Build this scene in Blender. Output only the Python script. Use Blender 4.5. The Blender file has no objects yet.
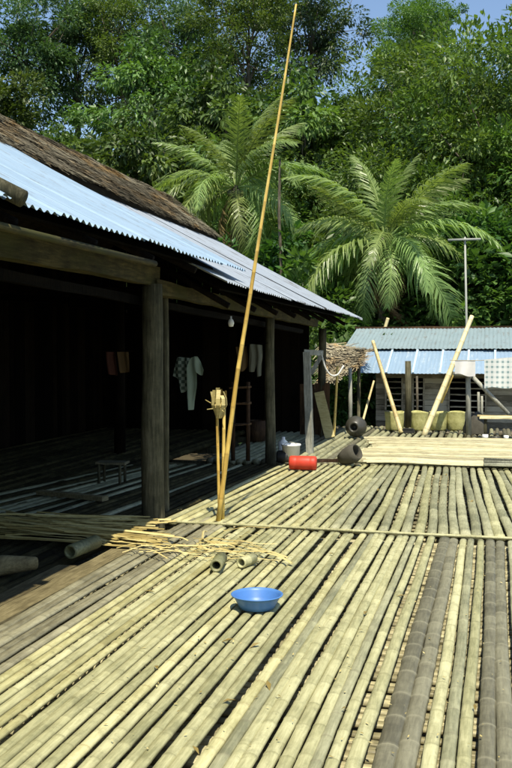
import bpy, math, random
import numpy as np
from mathutils import Vector, Matrix, noise
random.seed(7)
R = math.radians
S = bpy.context.scene
COL = S.collection
V = Vector
# ------------------------------------------------------------------ camera
H = 1.8; F = 950.0; YAW = math.atan(238/950); PITCH = math.atan(36/950)
cam = bpy.data.objects.new('camera', bpy.data.cameras.new('camera')); COL.objects.link(cam)
cam.location = (0, 0, H); cam.rotation_euler = (math.pi/2-PITCH, 0, YAW)
cam.data.sensor_fit = 'VERTICAL'; cam.data.sensor_height = 36; cam.data.lens = F/768*36
cam.data.clip_start = .05; cam.data.clip_end = 2000
S.camera = cam
ROT = cam.rotation_euler.to_matrix()
def ray(px, py): return ROT @ V(((px-256)/F, -(py-384)/F, -1))
def onz(px, py, z=0.): d = ray(px, py); t = (z-H)/d.z; return V((0, 0, H))+d*t
def ony(px, py, Y): d = ray(px, py); return V((0, 0, H))+d*(Y/d.y)
def onx(px, py, X): d = ray(px, py); return V((0, 0, H))+d*(X/d.x)
# ------------------------------------------------------------------ mesh buffer
class MB:
    def __init__(s): s.v = []; s.f = []; s.t = []; s.r = []; s.mi = []
    def add(s, vs, fs, tone=.5, ring=0., mi=0):
        o = len(s.v); s.v += [tuple(p) for p in vs]
        s.t += [tone]*len(vs) if not isinstance(tone, list) else tone
        s.r += [ring]*len(vs) if not isinstance(ring, list) else ring
        s.f += [tuple(i+o for i in f) for f in fs]; s.mi += [mi]*len(fs)
        return s
    def build(s, name, mat, parent=None, smooth=False, org=None):
        if parent is not None: org = V(parent['_org'])
        elif org is None:
            a = np.array(s.v); org = V(((a[:, 0].min()+a[:, 0].max())/2, (a[:, 1].min()+a[:, 1].max())/2, a[:, 2].min()))
        org = V(org)
        me = bpy.data.meshes.new(name)
        me.from_pydata([(x-org.x, y-org.y, z-org.z) for x, y, z in s.v], [], s.f)
        for nm, d in (('tone', s.t), ('ring', s.r)):
            a = me.attributes.new(nm, 'FLOAT', 'POINT'); a.data.foreach_set('value', d)
        for m in (mat if isinstance(mat, (list, tuple)) else [mat]): me.materials.append(m)
        me.polygons.foreach_set('material_index', s.mi)
        me.polygons.foreach_set('use_smooth', [smooth]*len(s.f)); me.update()
        o = bpy.data.objects.new(name, me); COL.objects.link(o)
        o['_org'] = tuple(org)
        if parent is not None: o.parent = parent
        else: o.location = org
        return o
def tag(o, label=None, cat=None, group=None, kind=None):
    for k, x in (('label', label), ('category', cat), ('group', group), ('kind', kind)):
        if x: o[k] = x
    return o
def empty(name, loc, label=None, cat=None, group=None, kind=None):
    o = bpy.data.objects.new(name, None); COL.objects.link(o); o.location = loc; o['_org'] = tuple(V(loc))
    o.empty_display_size = .2
    return tag(o, label, cat, group, kind)
def frame(d):
    d = d.normalized(); u = V((0, 0, 1)) if abs(d.z) < .9 else V((1, 0, 0))
    a = d.cross(u).normalized(); return a, a.cross(d).normalized()
def tube(mb, pts, rad, seg=8, tone=.5, ring=0., caps=True, sq=1., mi=0):
    pts = [V(p) for p in pts]; n = len(pts)
    if not isinstance(rad, (list, tuple)): rad = [rad]*n
    if not isinstance(tone, list): tone = [tone]*n
    if not isinstance(ring, list): ring = [ring]*n
    vs = []; T = []; G = []
    for i, p in enumerate(pts):
        d = pts[min(i+1, n-1)]-pts[max(i-1, 0)]
        a, b = frame(d)
        for k in range(seg):
            w = 2*math.pi*k/seg
            vs.append(p+a*(math.cos(w)*rad[i])+b*(math.sin(w)*rad[i]*sq)); T.append(tone[i]); G.append(ring[i])
    fs = [(i*seg+k, i*seg+(k+1) % seg, (i+1)*seg+(k+1) % seg, (i+1)*seg+k) for i in range(n-1) for k in range(seg)]
    if caps: fs += [tuple(range(seg))[::-1], tuple((n-1)*seg+k for k in range(seg))]
    return mb.add(vs, fs, T, G, mi)
def bamboo(mb, p0, p1, r0, r1, gap=.33, seg=10, bend=.01, sq=1., rnd=random, tone=None, pts=None):
    """bamboo culm: internodes of uneven tone, swollen nodes, slight wander"""
    p0 = V(p0); p1 = V(p1); L = (p1-p0).length
    if pts: L = sum((V(pts[i+1])-V(pts[i])).length for i in range(len(pts)-1))
    def P(t):
        if pts:
            q = t*(len(pts)-1); i = min(int(q), len(pts)-2); return V(pts[i]).lerp(V(pts[i+1]), q-i)
        return p0.lerp(p1, t)
    ph = rnd.random()*9; ph2 = rnd.random()*9
    a, b = frame(p1-p0)
    P0 = P
    def P(t): return P0(t)+a*(bend*math.sin(ph+t*L*.9)+bend*.3*math.sin(ph2+t*L*3.1))+b*(bend*.4*math.sin(ph2+t*L*1.3))
    ts = []; rr = []; tt = []; gg = []
    x = -rnd.random()*gap
    base = rnd.gauss(.5, .09) if tone is None else tone
    tn = base
    def put(x, k, t, g):
        u = min(max(x/L, 0), 1); ts.append(u); rr.append((r0+(r1-r0)*u)*k); tt.append(t); gg.append(g)
    put(0, 1, tn, 0)
    while True:
        g = gap*rnd.uniform(.8, 1.2); x += g
        if x > L-.03: break
        if x > .03:
            r = r0+(r1-r0)*x/L
            put(x-r*.55, .975, tn, 0); put(x-r*.16, 1.04, tn, .5); put(x, 1.0, tn, 1.)
            tn = base+rnd.uniform(-.15, .15)
            put(x+r*.14, 1.03, tn, .3); put(x+r*.6, .97, tn, 0)
            put(min(x+g*.45, L), .95, tn+rnd.uniform(-.05, .05), 0)
    put(L, 1, tn, 0)
    o = sorted(range(len(ts)), key=lambda i: ts[i])
    ps = []; r_ = []; t_ = []; g_ = []; last = -1
    for i in o:
        if ts[i] <= last+1e-5: continue
        last = ts[i]; ps.append(P(ts[i])); r_.append(rr[i]); t_.append(tt[i]); g_.append(gg[i])
    return tube(mb, ps, r_, seg, t_, g_, True, sq)
def box(mb, p0, p1, tone=.5, mi=0, M=None, jit=0.):
    x0, y0, z0 = p0; x1, y1, z1 = p1
    vs = [V((x, y, z)) for x in (x0, x1) for y in (y0, y1) for z in (z0, z1)]
    if jit: vs = [v+V((random.uniform(-jit, jit), random.uniform(-jit, jit), random.uniform(-jit, jit))) for v in vs]
    if M is not None: vs = [M @ v for v in vs]
    return mb.add(vs, [(0, 1, 3, 2), (4, 6, 7, 5), (0, 4, 5, 1), (2, 3, 7, 6), (0, 2, 6, 4), (1, 5, 7, 3)], tone, 0., mi)
def beam(mb, a, b, w, h, tone=.5, n=6, wob=.006, mi=0, up=None):
    """squared timber between two points, slightly uneven along its length"""
    a = V(a); b = V(b); d = (b-a).normalized()
    up = V(up) if up else (V((0, 0, 1)) if abs(d.z) < .9 else V((0, 1, 0)))
    s = d.cross(up).normalized(); u = s.cross(d).normalized()
    vs = []
    for i in range(n+1):
        c = a.lerp(b, i/n)
        for sx, sz in ((-1, -1), (1, -1), (1, 1), (-1, 1)):
            vs.append(c+s*(sx*w/2+random.uniform(-wob, wob))+u*(sz*h/2+random.uniform(-wob, wob)))
    fs = [(i*4+k, i*4+(k+1) % 4, i*4+4+(k+1) % 4, i*4+4+k) for i in range(n) for k in range(4)]
    fs += [(3, 2, 1, 0), (n*4, n*4+1, n*4+2, n*4+3)]
    return mb.add(vs, fs, tone, 0., mi)
def lathe(mb, prof, c, seg=28, M=None, tone=.5, mi=0, close=False):
    c = V(c); vs = []
    for r, z in prof:
        for k in range(seg):
            w = 2*math.pi*k/seg; p = V((r*math.cos(w), r*math.sin(w), z))
            if M is not None: p = M @ p
            vs.append(c+p)
    n = len(prof)
    fs = [(i*seg+k, i*seg+(k+1) % seg, (i+1)*seg+(k+1) % seg, (i+1)*seg+k) for i in range(n-1) for k in range(seg)]
    if close: fs += [tuple(range(seg))[::-1]]
    return mb.add(vs, fs, tone, 0., mi)
# ------------------------------------------------------------------ materials
class N:
    def __init__(s, name):
        s.m = bpy.data.materials.new(name); s.m.use_nodes = True; s.t = s.m.node_tree; s.n = s.t.nodes
        s.b = s.n['Principled BSDF']; s.out = s.n['Material Output']
    def nd(s, ty, **kw):
        x = s.n.new(ty)
        for k, v in kw.items():
            if hasattr(x, k) and k not in x.inputs: setattr(x, k, v)
            else: x.inputs[k].default_value = v
        return x
    def l(s, a, b): s.t.links.new(a, b)
    def coord(s, scale=(1, 1, 1), which='Object'):
        c = s.nd('ShaderNodeTexCoord'); m = s.nd('ShaderNodeMapping'); m.inputs['Scale'].default_value = scale
        s.l(c.outputs[which], m.inputs['Vector']); return m.outputs['Vector']
    def noise(s, vec, sc, det=4, rough=.6):
        x = s.nd('ShaderNodeTexNoise'); x.inputs['Scale'].default_value = sc; x.inputs['Detail'].default_value = det
        x.inputs['Roughness'].default_value = rough; s.l(vec, x.inputs['Vector']); return x.outputs['Fac']
    def ramp(s, fac, stops):
        x = s.nd('ShaderNodeValToRGB'); e = x.color_ramp.elements
        while len(e) < len(stops): e.new(.5)
        for i, (p, c) in enumerate(stops): e[i].position = p; e[i].color = (*c, 1)
        if hasattr(fac, 'default_value') or True: s.l(fac, x.inputs['Fac'])
        return x.outputs['Color']
    def mix(s, f, a, b, mode='MIX'):
        x = s.nd('ShaderNodeMix'); x.data_type = 'RGBA'; x.blend_type = mode
        for v, i in ((f, 0), (a, 6), (b, 7)):
            if isinstance(v, (int, float)): x.inputs[i].default_value = v
            elif isinstance(v, tuple): x.inputs[i].default_value = (*v, 1)
            else: s.l(v, x.inputs[i])
        return x.outputs[2]
    def math(s, op, a, b=0., clamp=False):
        x = s.nd('ShaderNodeMath'); x.operation = op; x.use_clamp = clamp
        for v, i in ((a, 0), (b, 1)):
            if isinstance(v, (int, float)): x.inputs[i].default_value = v
            else: s.l(v, x.inputs[i])
        return x.outputs[0]
    def attr(s, nm): x = s.nd('ShaderNodeAttribute'); x.attribute_name = nm; return x.outputs['Fac']
    def rand(s): return s.nd('ShaderNodeObjectInfo').outputs['Random']
    def bump(s, h, st=.3, d=.01):
        x = s.nd('ShaderNodeBump'); x.inputs['Strength'].default_value = st; x.inputs['Distance'].default_value = d
        s.l(h, x.inputs['Height']); s.l(x.outputs['Normal'], s.b.inputs['Normal'])
    def fin(s, col, rough=.7, spec=.3, metal=0.):
        if isinstance(col, tuple): s.b.inputs['Base Color'].default_value = (*col, 1)
        else: s.l(col, s.b.inputs['Base Color'])
        if isinstance(rough, float) or isinstance(rough, int): s.b.inputs['Roughness'].default_value = rough
        else: s.l(rough, s.b.inputs['Roughness'])
        s.b.inputs['Specular IOR Level'].default_value = spec; s.b.inputs['Metallic'].default_value = metal
        return s.m
def sat(c, k=1.): return tuple(min(1, x*k) for x in c)
def bamboo_mat(name, lo, mid, hi, node=(.2, .17, .09), rnd=.5, streak=(14, 1.2, 14), rough=.5, spec=.35, grime=.6):
    g = N(name)
    co = g.coord(streak)
    f1 = g.noise(co, 5, 5, .65)
    co2 = g.coord((1, 1, 1)); f2 = g.noise(co2, 3.2, 5, .65); f3 = g.noise(co2, 40, 3, .6)
    t = g.math('ADD', g.math('MULTIPLY', g.attr('tone'), .9), g.math('MULTIPLY', g.math('SUBTRACT', g.rand(), .5), rnd))
    t = g.math('ADD', t, g.math('MULTIPLY', g.math('SUBTRACT', f1, .5), 1.1))
    t = g.math('ADD', t, g.math('MULTIPLY', g.math('SUBTRACT', f2, .5), .9))
    c = g.ramp(t, [(.12, lo), (.5, mid), (.88, hi)])
    c = g.mix(g.math('MULTIPLY', g.attr('ring'), .6), c, node)
    gr = g.ramp(g.noise(co2, 7, 6, .75), [(.52, (0, 0, 0)), (.72, (1, 1, 1))])
    c = g.mix(g.math('MULTIPLY', gr, grime), c, sat(lo, .55))
    g.bump(g.math('ADD', f1, g.math('MULTIPLY', f3, .4)), .35, .004)
    return g.fin(c, rough, spec)
def wood_mat(name, lo, mid, hi, sc=(6, .6, 6), rough=.8, moss=None):
    g = N(name); co = g.coord(sc); f = g.noise(co, 6, 6, .7); w = g.coord(); f2 = g.noise(w, 2.3, 5, .65)
    t = g.math('ADD', f, g.math('MULTIPLY', g.math('SUBTRACT', f2, .5), .8))
    t = g.math('ADD', t, g.math('MULTIPLY', g.math('SUBTRACT', g.attr('tone'), .5), .7))
    c = g.ramp(t, [(.25, lo), (.5, mid), (.75, hi)])
    if moss: c = g.mix(g.ramp(g.noise(w, 1.7, 4), [(.45, (0, 0, 0)), (.62, (.8, .8, .8))]), c, moss)
    g.bump(f, .6, .01)
    return g.fin(c, rough, .2)
def plain(name, c, rough=.5, spec=.4, var=.15, sc=8):
    g = N(name); f = g.noise(g.coord(), sc, 5, .65); d = g.ramp(g.noise(g.coord((1, 1, 2.5)), sc*2.2, 7, .8), [(.55, (0, 0, 0)), (.72, (1, 1, 1))])
    k = g.mix(f, sat(c, 1-var), sat(c, 1+var)); k = g.mix(g.math('MULTIPLY', d, .45), k, tuple(.5*x+.07 for x in c))
    g.bump(f, .15, .01)
    return g.fin(k, rough, spec)
M = {}
M['pale'] = bamboo_mat('bamboo_weathered_pale', (.22, .215, .105), (.385, .37, .195), (.55, .53, .30), node=(.20, .19, .09), rnd=.25, grime=.55)
M['yellow'] = bamboo_mat('bamboo_yellowed', (.25, .23, .10), (.40, .375, .18), (.57, .54, .29), node=(.26, .2, .08), rnd=.3)
M['grey'] = bamboo_mat('bamboo_dark_grey', (.10, .093, .06), (.165, .155, .10), (.24, .228, .15), node=(.32, .30, .2), rnd=.25)
M['mid'] = bamboo_mat('bamboo_greygreen', (.17, .17, .098), (.31, .305, .18), (.46, .45, .28), node=(.2, .18, .11), rnd=.25, grime=.4)
M['under'] = bamboo_mat('bamboo_under', (.09, .08, .04), (.27, .24, .13), (.56, .51, .30), streak=(1.2, 14, 14))
M['innershade'] = bamboo_mat('bamboo_shade_toned', (.012, .010, .004), (.04, .034, .014), (.10, .083, .035), node=(.04, .03, .015), rough=.8, spec=.1)  # bamboo copy darkened to carry the shade of the gallery
M['golden'] = bamboo_mat('bamboo_golden', (.50, .32, .07), (.74, .53, .14), (.86, .68, .27), node=(.25, .14, .04), streak=(10, 10, 1), grime=.25)
M['straw'] = bamboo_mat('split_bamboo_straw', (.22, .165, .05), (.40, .32, .115), (.58, .49, .22), streak=(1, 10, 10), grime=.2)
M['board'] = wood_mat('board_grey', (.07, .07, .048), (.17, .172, .125), (.32, .32, .23))
M['plank'] = wood_mat('board_brown', (.07, .056, .026), (.15, .125, .062), (.25, .21, .11))
M['post'] = wood_mat('post_timber', (.022, .021, .012), (.07, .065, .036), (.16, .145, .088), sc=(7, 7, .5))
M['beam'] = wood_mat('beam_timber', (.016, .014, .006), (.05, .043, .017), (.12, .10, .038), moss=(.055, .057, .016))
M['shadewood'] = wood_mat('shade_toned_wood', (.002, .0016, .001), (.006, .0045, .003), (.014, .01, .006), sc=(5, 5, .6)); M['shadewood'].node_tree.nodes['Principled BSDF'].inputs['Specular IOR Level'].default_value = .05  # near-black: the gallery's shade is put into the wood colour
M['rust'] = wood_mat('brown_panel', (.02, .011, .006), (.055, .03, .015), (.11, .062, .03), sc=(5, 5, .6))
M['greypost'] = wood_mat('grey_post', (.14, .14, .12), (.30, .30, .25), (.50, .49, .41), sc=(8, 8, .6))
M['farwall'] = wood_mat('weathered_plank_wall', (.17, .145, .095), (.36, .31, .215), (.52, .46, .33), sc=(.7, 6, 6))
M['thatchbase'] = wood_mat('thatch_base', (.02, .015, .008), (.05, .036, .018), (.09, .065, .03))
def thatch_mat(name, k=1.):
    g = N(name); t = g.attr('tone')
    c = g.ramp(t, [(0., sat((.07, .06, .04), k)), (.4, sat((.20, .175, .12), k)), (.75, sat((.31, .28, .195), k)), (1, sat((.40, .35, .23), k))])
    bl = g.ramp(g.noise(g.coord((1, .45, 1.)), 1.5, 5, .7), [(.50, (0, 0, 0)), (.60, (1, 1, 1))])
    c = g.mix(g.math('MULTIPLY', bl, g.math('MULTIPLY', t, 1.25)), c, sat((.34, .21, .075), k))
    return g.fin(c, .85, .15)
M['thatch'] = thatch_mat('thatch_straw'); M['thatchpale'] = thatch_mat('thatch_pale', 1.5)
def zinc(name, a, b, rust=(.16, .08, .04), amt=.35, streak=(.7, 9, .7), rough=.42, metal=.35, sc=3.):
    g = N(name); w = g.coord(); f = g.noise(w, 1.6, 5, .7); s2 = g.noise(g.coord(streak), sc, 5, .7)
    c = g.mix(f, a, b)
    c = g.mix(g.math('MULTIPLY', g.math('SUBTRACT', g.rand(), .3), .25, True), c, sat(b, .8))
    r = g.ramp(g.math('ADD', g.math('MULTIPLY', s2, .7), g.math('MULTIPLY', g.noise(w, 5, 6, .75), .35)), [(.56, (0, 0, 0)), (.68, (1, 1, 1))])
    c = g.mix(g.math('MULTIPLY', r, amt), c, rust)
    g.bump(g.noise(w, 22, 4), .15, .01)
    return g.fin(c, rough, .5, metal)
M['zinc'] = zinc('zinc_pale_blue', (.42, .55, .67), (.29, .41, .52), (.20, .20, .18), .75)
M['zincold'] = zinc('zinc_streaked', (.34, .38, .42), (.50, .55, .60), (.12, .085, .055), 1., sc=1.6)
M['zincblue'] = zinc('zinc_bright_blue', (.40, .53, .66), (.28, .40, .53), (.60, .68, .72), .9, streak=(7, .5, .5))
M['seam'] = plain('pale_batten', (.45, .58, .66), .5, .4, .15)
M['zincgrey'] = zinc('zinc_grey', (.20, .27, .29), (.30, .38, .40), (.14, .09, .05), .6, streak=(5, .5, .5), rough=.6, metal=.2)
M['bluepl'] = plain('blue_plastic', (.07, .19, .47), .42, .4, .2, 5)
M['redpl'] = plain('red_plastic', (.55, .05, .025), .5, .35, .3, 12)
M['whitepl'] = plain('white_plastic', (.85, .85, .82), .45, .4, .03, 2)
M['black'] = plain('black_rubber', (.022, .022, .02), .55, .4, .3)
M['jar'] = plain('dark_glazed_jar', (.05, .048, .038), .4, .5, .35, 14)
M['hose'] = plain('white_hose', (.62, .62, .58), .4, .4, .1)
M['tarp'] = plain('grey_sacking', (.075, .07, .055), .85, .2, .4, 14)
M['antenna'] = plain('antenna_metal', (.30, .31, .27), .5, .5, .15)
M['rope'] = plain('rope', (.45, .40, .30), .8, .2, .2)
def basketm():
    g = N('woven_basket'); w = g.coord()
    a = g.nd('ShaderNodeTexWave'); a.bands_direction = 'Z'; a.inputs['Scale'].default_value = 14; a.inputs['Distortion'].default_value = 5; g.l(w, a.inputs['Vector'])
    f = g.noise(w, 9, 5, .7)
    c = g.ramp(g.math('ADD', g.math('MULTIPLY', a.outputs['Fac'], .12), f), [(.35, (.30, .29, .10)), (.6, (.48, .46, .19)), (.85, (.60, .58, .30))])
    g.bump(a.outputs['Fac'], .4, .008); return g.fin(c, .75, .2)
M['basket'] = basketm()
def trans(g, c):
    g.fin(c, .85, .15); t = g.nd('ShaderNodeBsdfTranslucent'); g.l(c, t.inputs['Color']); x = g.nd('ShaderNodeMixShader'); x.inputs[0].default_value = .15
    g.l(g.b.outputs[0], x.inputs[1]); g.l(t.outputs[0], x.inputs[2]); g.l(x.outputs[0], g.out.inputs['Surface']); return g.m
def cloth(name, a, b=None, sc=14.):
    g = N(name)
    if b:
        x = g.nd('ShaderNodeTexChecker'); x.inputs['Scale'].default_value = sc
        g.l(g.coord((1, 0, 1)), x.inputs['Vector']); c = g.mix(x.outputs['Fac'], a, b)
    else: c = g.mix(g.noise(g.coord(), 6, 4), sat(a, .85), sat(a, 1.1))
    return trans(g, c)
M['cwhite'] = cloth('cloth_white', (.86, .84, .80))
def plaid():
    g = N('cloth_checked'); c = g.coord(); s = g.nd('ShaderNodeSeparateXYZ'); g.l(c, s.inputs[0])
    def st(o, per=.105, off=0.):
        return g.math('LESS_THAN', g.math('FRACT', g.math('ADD', g.math('DIVIDE', o, per), off)), .42)
    a = st(s.outputs['X']); b = st(s.outputs['Z'])
    f = g.math('MULTIPLY', a, b); f2 = g.math('MAXIMUM', a, b)
    cc = g.mix(g.math('MULTIPLY', f2, .25), (.78, .79, .76), (.35, .50, .50)); cc = g.mix(g.math('MULTIPLY', f, .7), cc, (.10, .22, .24))
    return trans(g, cc)
M['ccheck'] = plaid()
M['cgreen'] = cloth('cloth_pale_green', (.22, .27, .20)); M['cpat'] = cloth('cloth_patterned', (.20, .23, .18), (.05, .07, .05), 26)
M['cbrown'] = cloth('cloth_brown', (.11, .07, .03)); M['cgrey'] = cloth('cloth_grey', (.15, .15, .11)); M['cred'] = cloth('cloth_dull_red', (.07, .028, .018))
def leafmat(name, lo, hi, tr=.3, rough=.42):
    g = N(name); t = g.math('ADD', g.math('MULTIPLY', g.attr('tone'), .75), g.math('MULTIPLY', g.rand(), .35))
    c = g.ramp(t, [(.1, lo), (.95, hi)])
    oi = g.nd('ShaderNodeObjectInfo').outputs['Random']; h = g.nd('ShaderNodeHueSaturation'); g.l(c, h.inputs['Color'])
    g.l(g.math('ADD', .475, g.math('MULTIPLY', oi, .05)), h.inputs['Hue']); g.l(g.math('ADD', .85, g.math('MULTIPLY', g.math('FRACT', g.math('MULTIPLY', oi, 7.3)), .3)), h.inputs['Value']); c = h.outputs['Color']
    g.fin(c, rough, .4)
    tn = g.nd('ShaderNodeBsdfTranslucent'); g.l(g.mix(1., c, (1.5, 1.6, .6), 'MULTIPLY'), tn.inputs['Color'])
    mx = g.nd('ShaderNodeMixShader'); mx.inputs[0].default_value = tr
    g.l(g.b.outputs[0], mx.inputs[1]); g.l(tn.outputs[0], mx.inputs[2]); g.l(mx.outputs[0], g.out.inputs['Surface'])
    return g.m
M['leafA'] = leafmat('leaf_deep_green', (.035, .07, .02), (.14, .22, .055))
M['leafB'] = leafmat('leaf_mid_green', (.045, .095, .02), (.165, .25, .055))
M['leafC'] = leafmat('leaf_bluish_green', (.03, .065, .03), (.10, .17, .065))
M['frond'] = leafmat('palm_leaf', (.09, .15, .04), (.33, .43, .15), .35, .35)
M['bark'] = wood_mat('bark', (.04, .033, .022), (.10, .085, .06), (.2, .18, .14), sc=(4, 4, .6))
M['bush'] = leafmat('bush_leaf', (.03, .08, .018), (.11, .20, .05))
def soil():
    g = N('soil'); w = g.coord(); c = g.ramp(g.noise(w, 1.2, 8, .7), [(.3, (.035, .028, .016)), (.6, (.075, .06, .034)), (.8, (.06, .075, .03))])
    g.bump(g.noise(w, 8, 6), .5, .05); return g.fin(c, .95, .1)
M['soil'] = soil()
M['hill'] = plain('hill_green', (.03, .06, .018), .95, .1, .5, 1.2)
# ------------------------------------------------------------------ ground and hill
def ground():
    n = 60; mb = MB(); vs = []
    xs = np.linspace(-150, 150, n); ys = np.concatenate([np.linspace(-60, 60, n-10), np.linspace(75, 400, 10)])
    xs = np.sign(xs)*np.abs(xs/150)**1.5*400
    for y in ys:
        for x in xs:
            z = -1.7+.12*noise.noise(V((x*.3, y*.3, 0)))
            vs.append((x, y, z))
    fs = [(j*n+i, j*n+i+1, (j+1)*n+i+1, (j+1)*n+i) for j in range(n-1) for i in range(n-1)]
    mb.add(vs, fs); return tag(mb.build('ground', M['soil'], smooth=True, org=(0, 0, -1.7)), 'bare brown earth under and around the raised bamboo deck', 'ground', kind='structure')
ground()
def hill():
    n = 70; mb = MB(); vs = []
    for j in range(n):
        y = 48+j*2.6
        for i in range(n):
            x = -130+i*3.6
            h = 9*(1-math.exp(-((j)/14.)**1.5))
            vs.append((x, y, -1.9+h+1.2*noise.noise(V((x*.06, y*.06, 3)))*min(1, j/5)))
    fs = [(j*n+i, j*n+i+1, (j+1)*n+i+1, (j+1)*n+i) for j in range(n-1) for i in range(n-1)]
    mb.add(vs, fs); return tag(mb.build('hill', M['hill'], smooth=True, org=(0, 60, -2)), 'low dark green slope rising behind the trees', 'hill', kind='structure')
hill()
# ------------------------------------------------------------------ floors (bamboo deck sections)
rd = random.Random(11)
YF = 9.25     # cross rail
fl = empty('floor', (-1, 5, 0), 'near deck of lengthwise bamboo poles, with dark grey poles among pale ones', 'floor', kind='structure')
RL = [(242.5, 17, 0), (261, 17, 0), (281, 16, 0), (299, 16, 0), (314.5, 14, 1), (330, 14, 1), (352, 17, 0), (381.5, 24.5, 2), (406, 22, 2), (429, 16, 1), (447, 15, 1), (464, 15, 1), (486, 19.5, 2), (507, 20, 2), (529, 17, 1), (549, 16, 0), (569, 17, 1), (589, 17, 0), (609, 16, 1)]
PL = []
x = -2.64
while True:
    r = rd.uniform(.029, .036); cx = x+r
    if cx > onz(232, 768).x: break
    PL.append((cx, r, 0)); x = cx+r+(rd.uniform(.007, .014) if rd.random() < .85 else rd.uniform(.016, .024))
for px, w, k in RL: PL.append((onz(px, 768).x, w/2*4.07*.97/950*1.07, k))
for cx, r, k in PL:
    if k == 2: mat = M['grey']
    elif k == 1: mat = M['mid'] if rd.random() < .5 else M['pale']
    elif cx < -1.2: mat = M['yellow'] if rd.random() < (.7 if cx < -2.2 else .22) else M['pale']
    else: mat = M['pale'] if rd.random() < .92 else M['mid']
    mb = MB(); ta = .92 if rd.random() < .5 else 1.08; off = rd.uniform(-.016, .016)
    bamboo(mb, (cx, 1.2, -r*.58), (cx+off, YF-.07+rd.uniform(-.05, .02), -r*.58+rd.uniform(-.008, .004)), r/math.sqrt(ta), r*math.sqrt(ta), rd.uniform(.28, .46), 12, .006, .58, rd)
    mb.build('bamboo_pole', mat, fl, True)
# second layer of cross slats under the near deck
mb = MB(); y = 1.4
while y < YF:
    w = rd.uniform(.03, .05)
    bamboo(mb, (-3.5, y, -.10), (1.75, y+rd.uniform(-.05, .05), -.10), w, w, .4, 6, .012, .55, rd)
    y += rd.uniform(.075, .13)
mb.build('cross_slats', M['under'], fl, True)['kind'] = 'stuff'
for y in (1.8, 3.8, 5.8, 7.8):
    mb = MB(); beam(mb, (-3.6, y, -.19), (1.8, y, -.19), .1, .12); mb.build('joist', M['post'], fl)
for y in (1.8, 5.8):
    for xx in (-3.4, -1, 1.6):
        mb = MB(); tube(mb, [(xx, y+.13, -1.95), (xx, y+.13, -.13)], [.09, .08], 9); mb.build('stilt', M['post'], fl, True)
# boards at the left edge
M['slat'] = bamboo_mat('bamboo_slat_grey', (.11, .10, .06), (.215, .20, .125), (.34, .32, .205), node=(.12, .115, .07), rnd=.4, grime=.5)
x = -2.665
while x > -3.1:
    w = rd.uniform(.028, .046)
    mb = MB(); bamboo(mb, (x-w, 1.2, -.02), (x-w+rd.uniform(-.02, .02), 9.8+rd.uniform(-.5, .1), -.02), w, w*.95, rd.uniform(.4, .6), 10, .010, .5, rd); mb.build('slat', M['slat'], fl, True)
    x -= 2*w+rd.choice((.0, .003, .006))
for bi, (x0, x1, m, y0, y1, t) in enumerate([(-3.34, -3.14, 'plank', 1.2, 7.9, .5), (-3.52, -3.35, 'plank', 1.2, 7.2, .3)]):
    mb = MB(); beam(mb, ((x0+x1)/2, y0, -.02), ((x0+x1)/2+.02, y1, -.02), x1-x0, .035, t, 14, .006); mb.build('board', M[m], fl)
# middle deck: fanned poles
fm = empty('floor', (-1, 12, 0), 'middle deck of thicker grey-green bamboo poles, between the two cross rails', 'floor', kind='structure')
nx = -70.
while nx < 640:
    yy = 519+(nx-170)*.047
    A = onz(nx, yy)
    A = V((A.x, max(A.y, YF-.02)+rd.uniform(.0, .12), 0))
    A.y = YF+.08+rd.uniform(0, .08); 
    vp = 500 if nx < 300 else (500-(nx-300)*.40 if nx < 393 else 463-(nx-393)*.245)
    a = (528-463.5)/(528-348.)
    B = onz(nx+(vp-nx)*a, 463.5); B.y += rd.uniform(-.12, .12)
    r = rd.uniform(.047, .054)*(.88 if nx < 330 else 1.02); r2 = r*.80
    if nx > 300: r2 = r*.82
    mb = MB(); bamboo(mb, (A.x, A.y, -r*.58), (B.x, B.y, -r2*.6), r, r2, rd.uniform(.34, .55), 12, .012, .6, rd)
    q = rd.random()
    if nx < 160: m = M['innershade'] if q < .6 else M['mid']  # shade-darkened copy for most poles reaching under the roof
    elif nx < 330: m = M['yellow'] if q < .25 else M['pale']
    else: m = M['mid'] if q < .6 else M['pale']
    if nx > 420 and q > .85: m = M['board'] if False else M['mid']
    mb.build('bamboo_pole', m, fm, True)
    nx += (2*r+rd.uniform(.008, .028))*F/9.75*(1.03)
mb = MB(); y = 9.4
while y < 15:
    w = rd.uniform(.03, .05); bamboo(mb, (-5.5, y, -.135), (2.6, y, -.135), w, w, .4, 6, .012, .55, rd); y += rd.uniform(.16, .3)
mb.build('cross_slats', M['under'], fm, True)['kind'] = 'stuff'
for y in (9.7, 11.5, 13.3, 15.0):
    mb = MB(); beam(mb, (-5.5, y, -.27), (2.6, y, -.27), .1, .12); mb.build('joist', M['post'], fm)
for y in (9.7, 13.3):
    for xx in (-3.4, -1, 1.6):
        mb = MB(); tube(mb, [(xx, y, -1.95), (xx, y, -.335)], [.09, .08], 9); mb.build('stilt', M['post'], fm, True)
mb = MB(); a = onz(166, 518); b = onz(512, 535); d = b-a
bamboo(mb, (-3.3, YF+.03, .0), (2.0, YF+.0, -.002), .015, .017, .45, 8, .012, 1., rd)
mb.build('cross_rail', M['pale'], fm, True)
mb = MB(); bamboo(mb, (-2.6, 14.78, .02), (2.4, 14.75, .022), .03, .028, .45, 8, .012, 1., rd); mb.build('cross_rail', M['mid'], fm, True)
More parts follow.
